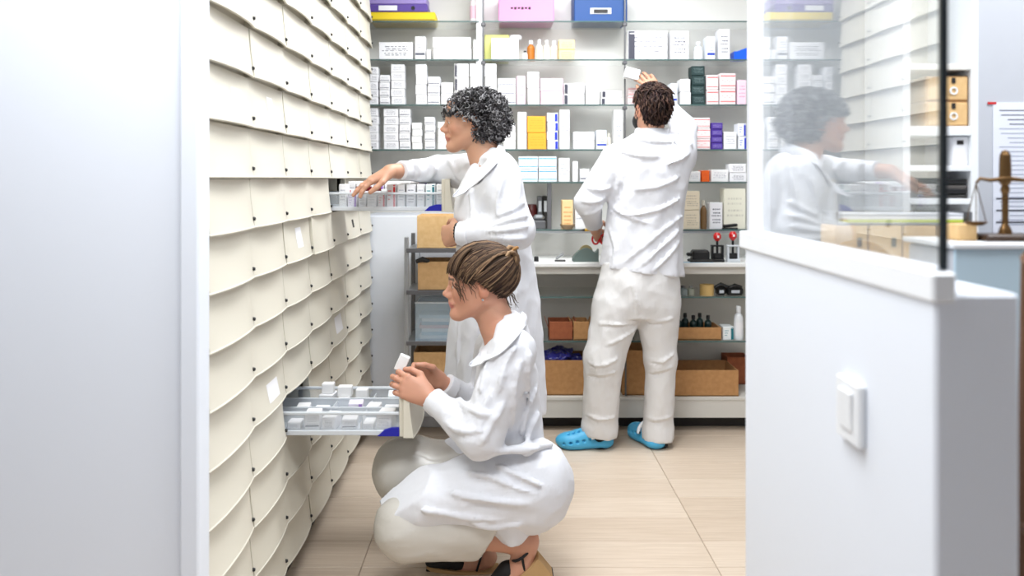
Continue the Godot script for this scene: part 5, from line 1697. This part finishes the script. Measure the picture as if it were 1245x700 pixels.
func counter_goods() -> void:
	var y := 0.860
	# tape dispenser
	var z := 4.27
	var t := thing("tape_dispenser", "grey green desk tape dispenser on the worktop left of the man", "tape dispenser", Vector3(at(712, 0, z).x, y, -z))
	var b := MB.new()
	var prof := []
	for k in 13:
		var f := k / 12.0
		prof.append([lerpf(-0.068, 0.065, f), 0.012 + 0.060 * pow(sin(PI * clampf(f * 0.92 + 0.03, 0, 1)), 0.9) if f < 0.72 else 0.012 + 0.055 - 0.02 * sin((f - 0.72) * 11.0)])
	for k in 12:
		var p: Array = prof[k]; var q: Array = prof[k + 1]
		for s in [0.027, -0.027]:
			var ps := [Vector3(p[0], 0, s), Vector3(q[0], 0, s), Vector3(q[0], q[1], s), Vector3(p[0], p[1], s)]
			if s < 0: ps.reverse()
			b.poly(ps)
		b.poly([Vector3(p[0], p[1], 0.027), Vector3(q[0], q[1], 0.027), Vector3(q[0], q[1], -0.027), Vector3(p[0], p[1], -0.027)])
	b.poly([Vector3(0.065, 0, 0.027), Vector3(0.065, 0, -0.027), Vector3(0.065, prof[12][1], -0.027), Vector3(0.065, prof[12][1], 0.027)])
	part("body", b.mesh(), mat(0.36, 0.42, 0.40, 0.5), t)
	b = MB.new()
	b.lathe([[0.012, -0.010], [0.034, -0.010], [0.034, 0.010], [0.012, 0.010], [0.012, -0.010]], Vector3(0.002, 0.052, 0), 20, Basis(Vector3(1, 0, 0), PI / 2))
	part("tape_roll", b.mesh(), mat(0.55, 0.50, 0.34, 0.4), t)
	t = thing("hole_punch", "small grey metal stapler beside the tape dispenser", "stapler", Vector3(at(681, 0, z).x, y, -z))
	part("base", boxm(Vector3(0.055, 0.008, 0.02), 0.002), M.dark, t)
	b = MB.new()
	b.box(Vector3(-0.002, 0.028, 0), Vector3(0.05, 0.012, 0.016), 0.004, Basis(Vector3(0, 0, 1), 0.65))
	part("arm", b.mesh(), M.steel, t)
	b = MB.new()
	b.lathe([[0, 0], [0.012, 0], [0.012, 0.022], [0.007, 0.026], [0, 0.026]], Vector3.ZERO, 12)
	solo("ink_bottle", b.mesh(), M.black, "tiny black ink bottle on the worktop beside the standing woman", "bottle", Vector3(at(652, 0, z).x, y, -z))
	# stamp pad block, two red handled stamps, sheet of paper
	z = 4.25
	t = thing("tape_holder", "black boxy stamp pad holder on the worktop right of the man", "holder", Vector3(at(851, 0, z).x, y, -z))
	part("body", boxm(Vector3(0.088, 0.062, 0.07), 0.010), M.black, t)
	part("base", boxm(Vector3(0.115, 0.014, 0.08), 0.004), M.dark, t)
	part("knob", boxm(Vector3(0.03, 0.018, 0.02), 0.006), M.black, t, Vector3(-0.055, 0.03, 0))
	for q in [[872.0, 0.152, "left"], [891.0, 0.158, "right"]]:
		t = thing("rubber_stamp", "red knobbed office stamp with black base on the worktop, the %s one of two" % q[2], "stamp", Vector3(at(q[0], 0, z).x, y, -z), "red knobbed stamps")
		var k: float = q[1] / 0.155
		b = MB.new()
		for sx in [-1, 1]: b.box(Vector3(sx * 0.026, 0.045, 0), Vector3(0.010, 0.075, 0.03), 0.003)
		b.box(Vector3(0, 0.008, 0), Vector3(0.066, 0.016, 0.045), 0.003)
		b.box(Vector3(0, 0.083, 0), Vector3(0.064, 0.008, 0.034), 0.003)
		part("frame", b.mesh(), M.black if q[2] == "left" else M.tray, t)
		b = MB.new()
		b.box(Vector3(0, 0.030, 0), Vector3(0.040, 0.03, 0.03), 0.003)
		b.lathe([[0.006, 0.04], [0.006, 0.115 * k], [0.0, 0.116 * k]], Vector3.ZERO, 10)
		part("plunger", b.mesh(), M.black, t)
		b = MB.new()
		b.lathe([[0, 0.108 * k], [0.009, 0.110 * k], [0.020, 0.124 * k], [0.020, 0.140 * k], [0.012, 0.153 * k], [0, 0.155 * k]], Vector3.ZERO, 16)
		part("knob", b.mesh(), mat(0.80, 0.10, 0.10, 0.3), t)
		b = MB.new()
		b.box(Vector3(0, 0.134 * k, 0.0195), Vector3(0.010, 0.012, 0.002), 0.0)
		part("white_mark", b.mesh(), M.paper, t)
	solo("paper_sheet", boxm(Vector3(0.20, 0.001, 0.055), 0.0), mat(0.78, 0.88, 0.94, 0.8), "pale blue paper sheet lying at the front edge of the worktop", "paper", Vector3(at(842, 0, 4.225).x, y, -4.222))
	# red scissors and a yellow pencil by the man's hand
	z = 4.16
	t = thing("scissors", "red handled scissors held in the man's lowered left hand", "scissors", at(729, 288, z))
	b = MB.new()
	for e in [-1, 1]:
		var ps := []
		for k in 13:
			var w := TAU * k / 12.0
			ps.append(Vector3(e * 0.020 + cos(w) * 0.017, -0.012 + sin(w) * 0.024, 0))
		b.tube(ps, [0.0055], 6, false)
	part("handles", b.mesh(), mat(0.80, 0.08, 0.10, 0.35), t)
	b = MB.new()
	for e in [-1, 1]: b.box(Vector3(e * 0.004, 0.045, 0.002 * e), Vector3(0.010, 0.085, 0.002), 0.0, Basis(Vector3(0, 0, 1), e * 0.08))
	part("blades", b.mesh(), M.steel, t)
	t = thing("pencil", "yellow pencil with black tip held across the man's lowered hand", "pencil", at(717, 279, 4.13))
	b = MB.new()
	b.tube([Vector3(-0.025, -0.002, 0), Vector3(0.042, 0.0, 0)], [0.0075], 6)
	part("shaft", b.mesh(), mat(0.88, 0.70, 0.20, 0.45), t)
	b = MB.new()
	b.tube([Vector3(-0.048, -0.003, 0), Vector3(-0.025, -0.002, 0)], [0.0025, 0.0075], 6)
	part("tip", b.mesh(), M.dark, t)

func open_box(called: String, label: String, x0: float, x1: float, top: float, level: float, z: float, dep: float, m: Material, flaps := true) -> Node3D:
	var w := (x1 - x0) * z / 1000.0
	var hgt := EYE - (top - 217.0) * z / 1000.0 - level
	var t := thing(called, label, "box", Vector3(((x0 + x1) / 2 - 608.0) * z / 1000.0, level, -(z + dep / 2)))
	var b := MB.new()
	var th := 0.005
	b.box(Vector3(0, th / 2, 0), Vector3(w, th, dep), 0.0)
	b.box(Vector3(0, hgt / 2, dep / 2 - th / 2), Vector3(w, hgt, th), 0.0012)
	b.box(Vector3(0, hgt / 2, -dep / 2 + th / 2), Vector3(w, hgt, th), 0.0012)
	for e in [-1, 1]: b.box(Vector3(e * (w / 2 - th / 2), hgt / 2, 0), Vector3(th, hgt, dep - 2 * th), 0.0012)
	part("body", b.mesh(), m, t)
	if flaps:
		b = MB.new()
		for e in [-1, 1]: b.box(Vector3(e * (w / 2 + 0.010), hgt - 0.018, 0), Vector3(0.003, 0.055, dep * 0.9), 0.0, Basis(Vector3(0, 0, 1), -e * 0.32))
		part("flap", b.mesh(), m, t)
	return t

func base_goods() -> void:
	var z := 4.235
	# shelf under the worktop
	var y := 0.685
	bottle(Vector3(at(832, 0, z).x, y, -(z + 0.03)), 0.024, 0.05, mat(0.55, 0.60, 0.60, 0.15), M.dark_steel, "squat grey jar on the shelf under the worktop")
	bottle(Vector3(at(843, 0, z).x, y, -(z + 0.06)), 0.020, 0.045, mat(0.70, 0.72, 0.66, 0.15), M.steel, "second squat glass jar behind the grey one under the worktop")
	var b := MB.new()
	b.lathe([[0.012, 0], [0.036, 0], [0.036, 0.055], [0.012, 0.055], [0.012, 0]], Vector3.ZERO, 20)
	solo("tape_roll", b.mesh(), mat(0.84, 0.70, 0.44, 0.6), "tan roll of tape on the shelf under the worktop", "tape", Vector3(at(862, 0, z).x, y, -(z + 0.045)))
	for q in [[879.0, 0.045, 0.060, "left"], [896.0, 0.085, 0.055, "right"]]:
		var t := thing("label_gun", "black pricing gun under the worktop, the %s one of two" % q[3], "tool", Vector3(at(q[0], 0, z).x, y, -(z + 0.05)), "black pricing guns")
		part("body", boxm(Vector3(q[1], q[2] * 0.7, 0.05), 0.008), M.black, t)
		b = MB.new()
		b.tube([Vector3(-0.03, q[2] * 0.6, 0), Vector3(0.0, q[2] * 0.9, 0.01), Vector3(0.035, q[2] * 0.7, 0.01)], [0.010, 0.012, 0.009], 8)
		part("handle", b.mesh(), M.black, t)
		part("grey_label", boxm(Vector3(q[1] * 0.5, 0.015, 0.001), 0.0), M.tray, t, Vector3(0, 0.012, 0.0255))
	# shelf at knee height
	y = 0.458
	open_box("cardboard_box", "dark reddish cardboard box with folded lid left of the man's legs", 668, 696, 391, y, z, 0.14, M.card_red)
	open_box("cardboard_box", "narrow orange brown cardboard box beside the reddish one", 697.5, 716, 391, y, z, 0.14, M.card)
	open_box("cardboard_tray", "shallow cardboard tray of dark green bottles right of the man's legs", 818, 877, 398, y, z, 0.16, M.card, false)
	for k in 5: bottle(Vector3(at(826.0 + k * 9.0, 0, z + 0.05).x, y + 0.0055, -(z + 0.07 + 0.02 * (k % 2))), 0.019, 0.112 + 0.008 * (k % 2), mat(0.10, 0.20, 0.19, 0.3), M.black, "dark green bottle in the cardboard tray, %s from left" % ORD[k])
	shelf_row([[879, 893, 397, 1, "teal", "white carton with teal edge"]], y, "knee height shelf", z - 0.012, "")
	bottle(Vector3(at(900, 0, z).x, y, -(z + 0.03)), 0.024, 0.172, M.white_metal, M.white_metal, "tall white plastic bottle at the right end of the knee height shelf", M.paper)
	bottle(Vector3(at(768, 0, z).x, y, -(z + 0.05)), 0.022, 0.10, mat(0.14, 0.20, 0.18, 0.3), M.black, "dark bottle seen between the man's legs")
	# bottom board
	y = 0.174
	open_box("cardboard_box", "cardboard box full of blue plastic bags behind the standing woman", 652, 714, 438, y, z, 0.24, M.card)
	var bag := Sdf.new()
	var r := RandomNumberGenerator.new()
	r.seed = 3
	var c := at(683, 436, z + 0.12)
	for k in 12: bag.ell(c + Vector3(r.randf_range(-0.10, 0.10), r.randf_range(-0.02, 0.035), r.randf_range(-0.07, 0.07)), Vector3(0.045, 0.016, 0.035), Basis(Vector3(r.randf(), r.randf(), r.randf() + 0.1).normalized(), r.randf() * 0.8), 0.012)
	wrinkle(bag, 0.014, 16.0, Vector3.ONE, 9)
	var bm := mat(0.20, 0.20, 0.52, 0.18)
	var o := solo("plastic_bag", cloth_mesh(bag, 0.007), bm, "shiny crumpled blue plastic bags spilling from the cardboard box", "bags")
	o.set_meta("kind", "stuff")
	open_box("cardboard_box", "tall open cardboard box standing between the man's legs", 757, 818, 426, y, z, 0.24, M.card)
	open_box("cardboard_tray", "wide low open cardboard tray on the bottom board right of the man", 819.5, 898, 450, y, z - 0.02, 0.24, M.card, false)
	open_box("cardboard_box", "darker cardboard box behind the wide tray, far right", 884, 912, 434, y, z + 0.225, 0.12, M.card_red, false)

func wire_rack() -> void:
	var t := thing("metal_rack", "narrow grey metal rack between the pale cupboard and the women", "rack", Vector3(0, 0, -3.9))
	var z := 3.9
	var x0 := at(494, 0, z).x
	var x1 := at(610, 0, z).x
	for x in [x0, x1]:
		for d in [0.0, -0.30]: part("post", slab(x - 0.010, x + 0.010, 0.0, 1.012, -d, -d + 0.02, 0.002), M.steel if d == 0.0 else M.dark_steel, t)
	for y in [0.955, 0.756, 0.515, 0.25]:
		var s := part("shelf", slab(x0, x1, y - 0.012, y, 0.0, 0.32, 0.002), M.steel, t)
		part("shelf_lip", slab(x0, x1, y - 0.016, y + 0.004, -0.004, 0.002, 0.001), M.dark_steel, s)
	open_box("cardboard_box", "pale cardboard box on top of the metal rack under the upper drawer", 507, 562, 262, 0.955, 3.92, 0.22, M.card_pale, false)
	open_box("cardboard_box", "orange brown cardboard box on the second rack shelf", 508, 566, 318, 0.756, 3.92, 0.22, M.kraft, false)
	var b := MB.new()
	b.tube([Vector3(-0.03, 0, 0), Vector3(0, 0.012, 0.01), Vector3(0.03, 0.0, 0)], [0.010, 0.014, 0.010], 8)
	solo("cable", b.mesh(), M.dark, "dark coil of cable on the rim of the orange brown box", "cable", at(514, 317, 3.93) + Vector3(0, -0.004, 0))
	# clear plastic bin with papers
	var w := (552.0 - 502.0) * 3.92 / 1000.0
	t = thing("plastic_bin", "clear plastic bin of leaflets on the third rack shelf", "bin", Vector3(at(530, 0, 3.92).x, 0.515, -4.03))
	var clear := mat(0.80, 0.88, 0.93, 0.1)
	clear.transparency = BaseMaterial3D.TRANSPARENCY_ALPHA
	clear.albedo_color.a = 0.30
	b = MB.new()
	b.box(Vector3(0, 0.002, 0), Vector3(w, 0.004, 0.20), 0.0)
	for e in [-1, 1]:
		b.box(Vector3(e * w / 2, 0.09, 0), Vector3(0.003, 0.18, 0.20), 0.0)
		b.box(Vector3(0, 0.09, e * 0.10), Vector3(w, 0.18, 0.003), 0.0)
	part("body", b.mesh(), clear, t)
	b = MB.new()
	for e in [-1, 1]:
		b.box(Vector3(e * w / 2, 0.182, 0), Vector3(0.010, 0.008, 0.21), 0.002)
		b.box(Vector3(0, 0.182, e * 0.10), Vector3(w, 0.008, 0.010), 0.002)
	part("rim", b.mesh(), M.tray, t)
	var cols := [M.paper, mat(0.65, 0.78, 0.86, 0.7), M.paper, mat(0.86, 0.62, 0.62, 0.7), mat(0.50, 0.62, 0.70, 0.7), M.paper, mat(0.75, 0.84, 0.90, 0.7)]
	for k in 7: solo("leaflet_bundle", boxm(Vector3(0.165 - 0.006 * (k % 3), 0.016, 0.15), 0.002), cols[k], "bundle of leaflets in the clear bin, %s from the bottom" % ORD[k], "leaflets", Vector3(at(530 + (k % 3), 0, 3.92).x, 0.5195 + k * 0.0165, -4.03), "leaflets in the clear bin", 0.05 * sin(k * 2.0))
	open_box("cardboard_box", "low tan cardboard box on the bottom rack shelf", 503, 560, 428, 0.25, 3.92, 0.22, M.kraft, false)

func drawer_goods() -> void:
	# upper drawer: upright cartons in a row behind the near rail, standing proud of it
	var r := RandomNumberGenerator.new()
	r.seed = 17
	var y := 1.2925 - RH + 0.0155
	var styles := ["plain", "violet", "lines", "plain", "redprint", "redprint", "plain", "lines", "plain", "teal", "plain", "plain"]
	var words := ["white", "white and violet", "white printed", "white", "white and red", "white and red", "white", "white printed", "white", "white and teal", "white", "white"]
	var x := CX + 0.055
	for k in 11:
		for row in 3:
			var w := 0.030 + 0.007 * ((k + row) % 2)
			var hgt := 0.100 if row else (0.062 if k in [1, 2, 3, 4] else 0.098)
			if row == 1 and k < 5: hgt = 0.072
			var nm: String = ["near row", "middle row", "far row"][row]
			var st: String = styles[(k + row * 5) % 12]
			solo("medicine_carton", carton_mesh(Vector3(w, hgt + 0.004 * ((k * 3 + row) % 3 - 1), 0.075), st), null, "%s carton in the upper drawer, %s, %s from the cabinet" % [words[(k + row * 5) % 12], nm, ORD[k]], "carton", Vector3(x + k * 0.0385, y, -(CZ + CW * 4.0 + 0.068 + row * 0.098)), "cartons in the upper drawer")
	# dark red vials by the fingers
	for k in 3:
		var b := MB.new()
		b.lathe([[0, 0], [0.013, 0], [0.013, 0.018], [0, 0.018]], Vector3.ZERO, 12)
		solo("pill_pot", b.mesh(), mat(0.42, 0.05, 0.09, 0.3), "dark red pill pot cap under the reaching fingers, %s from left" % ORD[k], "pot", Vector3(CX + 0.055 + (k + 1.5) * 0.0385, y + 0.0665, -(CZ + CW * 4.0 + 0.068)), "dark red pot caps")
	# lower drawer: flat cartons and blister packs lying between the dividers
	y = 1.2925 - RH * 6 + 0.0155
	var st2 := ["lines", "skyband", "plain", "grey", "blueend", "plain", "lines", "violet", "plain", "grey"]
	var wd2 := ["white printed", "white and sky blue", "white", "white banded", "white and blue", "white", "white printed", "white and violet", "white", "white banded"]
	for row in 3:
		for k in 6:
			var n := row * 6 + k
			var zc := CZ + CW * 2.0 + 0.062 + row * 0.110
			var st := st2[(n * 3) % 10] as String
			var hgt := 0.022 + 0.010 * ((n * 7) % 4)
			solo("medicine_carton", carton_mesh(Vector3(0.042 + 0.006 * (n % 2), hgt, 0.052 + 0.012 * (n % 3)), st), null, "%s carton in the lower drawer, %s channel, %s from the cabinet" % [wd2[(n * 3) % 10], ["near", "middle", "far"][row], ORD[k]], "carton", Vector3(CX + 0.030 + k * 0.0575, y, -zc), "cartons in the lower drawer", 0.10 * sin(n * 2.3))
	for k in 3:
		var b := MB.new()
		b.box(Vector3(0, 0.017, 0), Vector3(0.040 + 0.008 * (k % 2), 0.034, 0.034), 0.002)
		solo("medicine_carton", b.mesh(), M.body_plain, "plain white carton stacked up above the lower drawer rail, %s from the cabinet" % ORD[k], "carton", Vector3(CX + 0.088 + k * 0.058, y + 0.022 + 0.010 * ((13 + k) * 7 % 4), -(CZ + CW * 2.0 + 0.062 + 0.22)), "cartons in the lower drawer")

# ---------------------------------------------------------------- the side room behind the glass screen
func side_room() -> void:
	# open white cubby unit against the partition
	var t := thing("cubby_shelf", "white open cubby shelf unit seen past the edge of the glass screen", "shelf unit", Vector3(0, 0, -1.76))
	var x0 := 0.862
	var x1 := 1.024
	part("side_panel", slab(x0, x0 + 0.016, 1.165, 2.3, 0, 0.185), M.white_metal, t)
	part("side_panel", slab(x1 - 0.016, x1, 1.165, 2.3, 0, 0.185), M.white_metal, t)
	part("back_board", slab(x0 + 0.016, x1 - 0.016, 1.165, 2.3, 0.178, 0.185, 0.0), M.shelf_wall, t)
	for y in [1.165, 1.247, 1.318, 1.402, 1.535]: part("shelf_board", slab(x0 + 0.016, x1 - 0.016, y - 0.012 if y != 1.402 else y - 0.02, y, 0, 0.178), M.white_metal if y != 1.535 else M.shelf_wall, t)
	# two little kraft drawers
	for k in 2:
		t = thing("drawer_box", "small kraft drawer box with round pull, %s one in the cubby shelf" % ["lower", "upper"][k], "drawer box", Vector3(0.962, 1.402 + k * 0.0545, -1.83), "kraft drawer boxes")
		part("shell", boxm(Vector3(0.091, 0.054, 0.12), 0.002), M.kraft, t)
		part("drawer_front", boxm(Vector3(0.084, 0.047, 0.004), 0.001), M.card_pale, t, Vector3(0, 0.0035, 0.061))
		var b := MB.new()
		b.lathe([[0.0055, 0], [0.0085, 0], [0.0085, 0.003], [0.0055, 0.003], [0.0055, 0]], Vector3(0.012, 0.022, 0.0625), 16, Basis(Vector3(1, 0, 0), PI / 2))
		part("ring_pull", b.mesh(), M.white_metal, t)
		part("tab", boxm(Vector3(0.008, 0.012, 0.002), 0.0), M.dark, t, Vector3(0.012, 0.038, 0.0635))
	# white card box with a dark finger hole
	t = thing("box_file", "white upright box file with dark finger hole under the kraft drawers", "box file", Vector3(0.992, 1.318, -1.83))
	part("body", boxm(Vector3(0.035, 0.062, 0.12), 0.002), M.paper, t)
	part("finger_hole", boxm(Vector3(0.014, 0.009, 0.001), 0.0), M.dark, t, Vector3(-0.002, 0.045, 0.0605))
	# dark clutter in the two lower cubbies
	for k in 4: solo("folder", boxm(Vector3(0.046, 0.007 + 0.003 * (k % 2), 0.12), 0.001), [M.dark, M.black, mat(0.35, 0.33, 0.32), M.black][k], "dark folder stacked flat in the cubby, %s from the bottom" % ORD[k], "folder", Vector3(0.982, 1.247 + k * 0.0105, -1.83), "dark folders in the cubby")
	var s := Sdf.new()
	var r := RandomNumberGenerator.new()
	r.seed = 2
	for k in 9: s.ell(Vector3(r.randf_range(-0.012, 0.012), 0.022 + r.randf_range(-0.012, 0.018), r.randf_range(-0.01, 0.02)), Vector3(0.012, 0.009, 0.010), Basis(Vector3(r.randf(), r.randf(), r.randf() + 0.1).normalized(), r.randf() * 2.0), 0.006)
	s.cut(Vector3.ZERO, Vector3(0, -1, 0))
	solo("tissue", cloth_mesh(s, 0.003), M.paper, "crumpled white tissue in the lowest dark cubby", "tissue", Vector3(0.980, 1.165, -1.80))
	solo("folder", boxm(Vector3(0.046, 0.07, 0.012), 0.001), M.dark, "dark folder standing behind the crumpled tissue", "folder", Vector3(0.982, 1.165, -1.90))
	# low cabinet with a row of cream file boxes, seen through the screen
	t = thing("side_cabinet", "white side cabinet behind the glass screen carrying the cream file boxes", "cabinet", Vector3(0, 0, -1.62))
	part("body", slab(0.66, 1.1, 0.06, 1.10, 0.0, 0.12), M.wall, t)
	part("top", slab(0.655, 1.105, 1.10, 1.115, -0.01, 0.125, 0.002), M.white_metal, t)
	part("plinth", slab(0.67, 1.09, 0.0, 0.06, 0.02, 0.11), M.dark, t)
	for k in 4:
		t = thing("file_box", "cream cardboard file box with finger slot behind the glass, %s from left" % ORD[k], "file box", Vector3(0.695 + k * 0.068, 1.115, -1.665), "cream file boxes")
		part("body", boxm(Vector3(0.064, 0.082, 0.075), 0.002), M.card_pale, t)
		part("finger_slot", boxm(Vector3(0.009, 0.018, 0.001), 0.0), M.dark, t, Vector3(0.016, 0.040, 0.038))
	t = thing("letter_tray", "dark grey letter tray on top of the cream file boxes", "tray", Vector3(0.80, 1.1972, -1.665))
	part("tray_base", boxm(Vector3(0.27, 0.005, 0.075), 0.001), M.dark_steel, t)
	for e in [-1, 1]: part("tray_side", boxm(Vector3(0.005, 0.022, 0.075), 0.001), M.dark_steel, t, Vector3(e * 0.1325, 0.005, 0))
	for k in 3: solo("paper_pad", boxm(Vector3(0.24, 0.006, 0.065), 0.001), [mat(0.80, 0.86, 0.30, 0.7), M.paper, M.wall_grey][k], "%s paper pad in the dark letter tray" % ["lime green", "white", "grey"][k], "paper pad", Vector3(0.80, 1.2023 + k * 0.0063, -1.665))
	# sheets pinned to the wall
	t = thing("paper_notice", "long white printed notice pinned on the grey wall behind the brass scales", "notice", Vector3(1.245, 1.155, -1.949))
	part("sheet", boxm(Vector3(0.155, 0.315, 0.002), 0.0), mat(0.93, 0.94, 0.98, 0.9), t)
	for k in 26: part("text_line", boxm(Vector3(0.125 - 0.02 * ((k * 5) % 4), 0.0025, 0.0006), 0.0), mat(0.72, 0.74, 0.80, 0.9) if k > 3 else mat(0.45, 0.46, 0.52, 0.9), t, Vector3(-0.006 * (k % 2), 0.295 - k * 0.0108, 0.0012))
	for k in 3: part("table_rule", boxm(Vector3(0.14, 0.0035, 0.0006), 0.0), mat(0.35, 0.36, 0.40, 0.9), t, Vector3(0, 0.03 + k * 0.028, 0.0016))
	part("red_tab", boxm(Vector3(0.020, 0.005, 0.002), 0.0), mat(0.85, 0.15, 0.15, 0.5), t, Vector3(-0.080, 0.311, 0.0012))
	# counter with pale blue front, brass balance on it
	t = thing("side_counter", "pale blue fronted counter carrying the brass balance scales", "counter", Vector3(0, 0, -1.42))
	part("body", slab(0.79, 1.6, 0.05, 1.165, 0.006, 0.17, 0.002), M.wall_grey, t)
	part("front_panel", slab(0.785, 1.6, 0.05, 1.168, 0.0, 0.006, 0.002), mat(0.80, 0.89, 0.94, 0.3), t)
	part("top", slab(0.78, 1.605, 1.168, 1.178, -0.004, 0.175, 0.002), M.white_metal, t)
	part("plinth", slab(0.80, 1.58, 0.0, 0.05, 0.02, 0.15), M.dark, t)
	var brass := mat(0.42, 0.31, 0.18, 0.35, 0.75)
	t = thing("balance_scales", "old dark brass balance scales with hanging pans on the pale blue counter", "scales", Vector3(0.915, 1.178, -1.49))
	part("base", boxm(Vector3(0.10, 0.012, 0.06), 0.003), mat(0.24, 0.16, 0.10, 0.4), t)
	var b := MB.new()
	b.lathe([[0.012, 0.012], [0.010, 0.02], [0.0055, 0.03], [0.0055, 0.085], [0.008, 0.09], [0.006, 0.10], [0.010, 0.105], [0.010, 0.13], [0.009, 0.155], [0.005, 0.162], [0, 0.164]], Vector3.ZERO, 16)
	part("column", b.mesh(), brass, t)
	b = MB.new()
	b.tube([Vector3(-0.055, 0.104, 0.004), Vector3(-0.048, 0.112, 0.004), Vector3(-0.03, 0.109, 0.004), Vector3(0, 0.112, 0.006), Vector3(0.03, 0.109, 0.004), Vector3(0.048, 0.112, 0.004), Vector3(0.055, 0.104, 0.004)], [0.0025, 0.003, 0.0035, 0.005, 0.0035, 0.003, 0.0025], 8)
	part("beam", b.mesh(), brass, t)
	for e in [-1, 1]:
		b = MB.new()
		for k in 3:
			var w := TAU * k / 3.0
			b.tube([Vector3(e * 0.055, 0.104, 0.004), Vector3(e * 0.055 + cos(w) * 0.018, 0.034, 0.004 + sin(w) * 0.018)], [0.0009], 5)
		part("chain", b.mesh(), brass, t)
		b = MB.new()
		b.lathe([[0, 0.026], [0.012, 0.028], [0.020, 0.034], [0.019, 0.034], [0.011, 0.0295], [0, 0.028]], Vector3(e * 0.055, 0, 0.004), 18)
		part("pan", b.mesh(), brass, t)
	solo("notepad", boxm(Vector3(0.035, 0.030, 0.04), 0.002), M.card_pale, "small beige card pad at the left end of the pale blue counter", "pad", Vector3(0.842, 1.178, -1.50))
	# wooden high chair whose back shows at the picture's edge
	t = thing("wooden_chair", "brown wooden high chair with rounded back at the right edge", "chair", Vector3(0.86, 0, -1.22))
	var wood := mat(0.42, 0.28, 0.17, 0.4)
	b = MB.new()
	var ps := []
	for k in 9: ps.append(Vector3(-0.08 + 0.16 * k / 8.0, 1.16 + 0.03 * sin(PI * k / 8.0), 0.02 * sin(PI * k / 8.0)))
	b.tube(ps, [0.016, 0.026, 0.03, 0.03, 0.03, 0.03, 0.03, 0.026, 0.016], 10)
	part("backrest", b.mesh(), wood, t)
	b = MB.new()
	b.box(Vector3(0, 0.78, 0.09), Vector3(0.2, 0.03, 0.17), 0.012)
	part("seat", b.mesh(), wood, t)
	for e in [-1, 1]:
		b = MB.new()
		b.tube([Vector3(e * 0.085, 0, -0.005), Vector3(e * 0.085, 0.78, 0.01), Vector3(e * 0.075, 1.165, 0.0)], [0.012, 0.014, 0.011], 8)
		part("leg", b.mesh(), wood, t)
		b = MB.new()
		b.tube([Vector3(e * 0.085, 0, 0.165), Vector3(e * 0.08, 0.775, 0.155)], [0.012, 0.014], 8)
		part("leg", b.mesh(), wood, t)
		b = MB.new()
		b.tube([Vector3(e * 0.085, 0.3, 0.0), Vector3(e * 0.083, 0.3, 0.16)], [0.009], 8)
		part("stretcher", b.mesh(), wood, t)
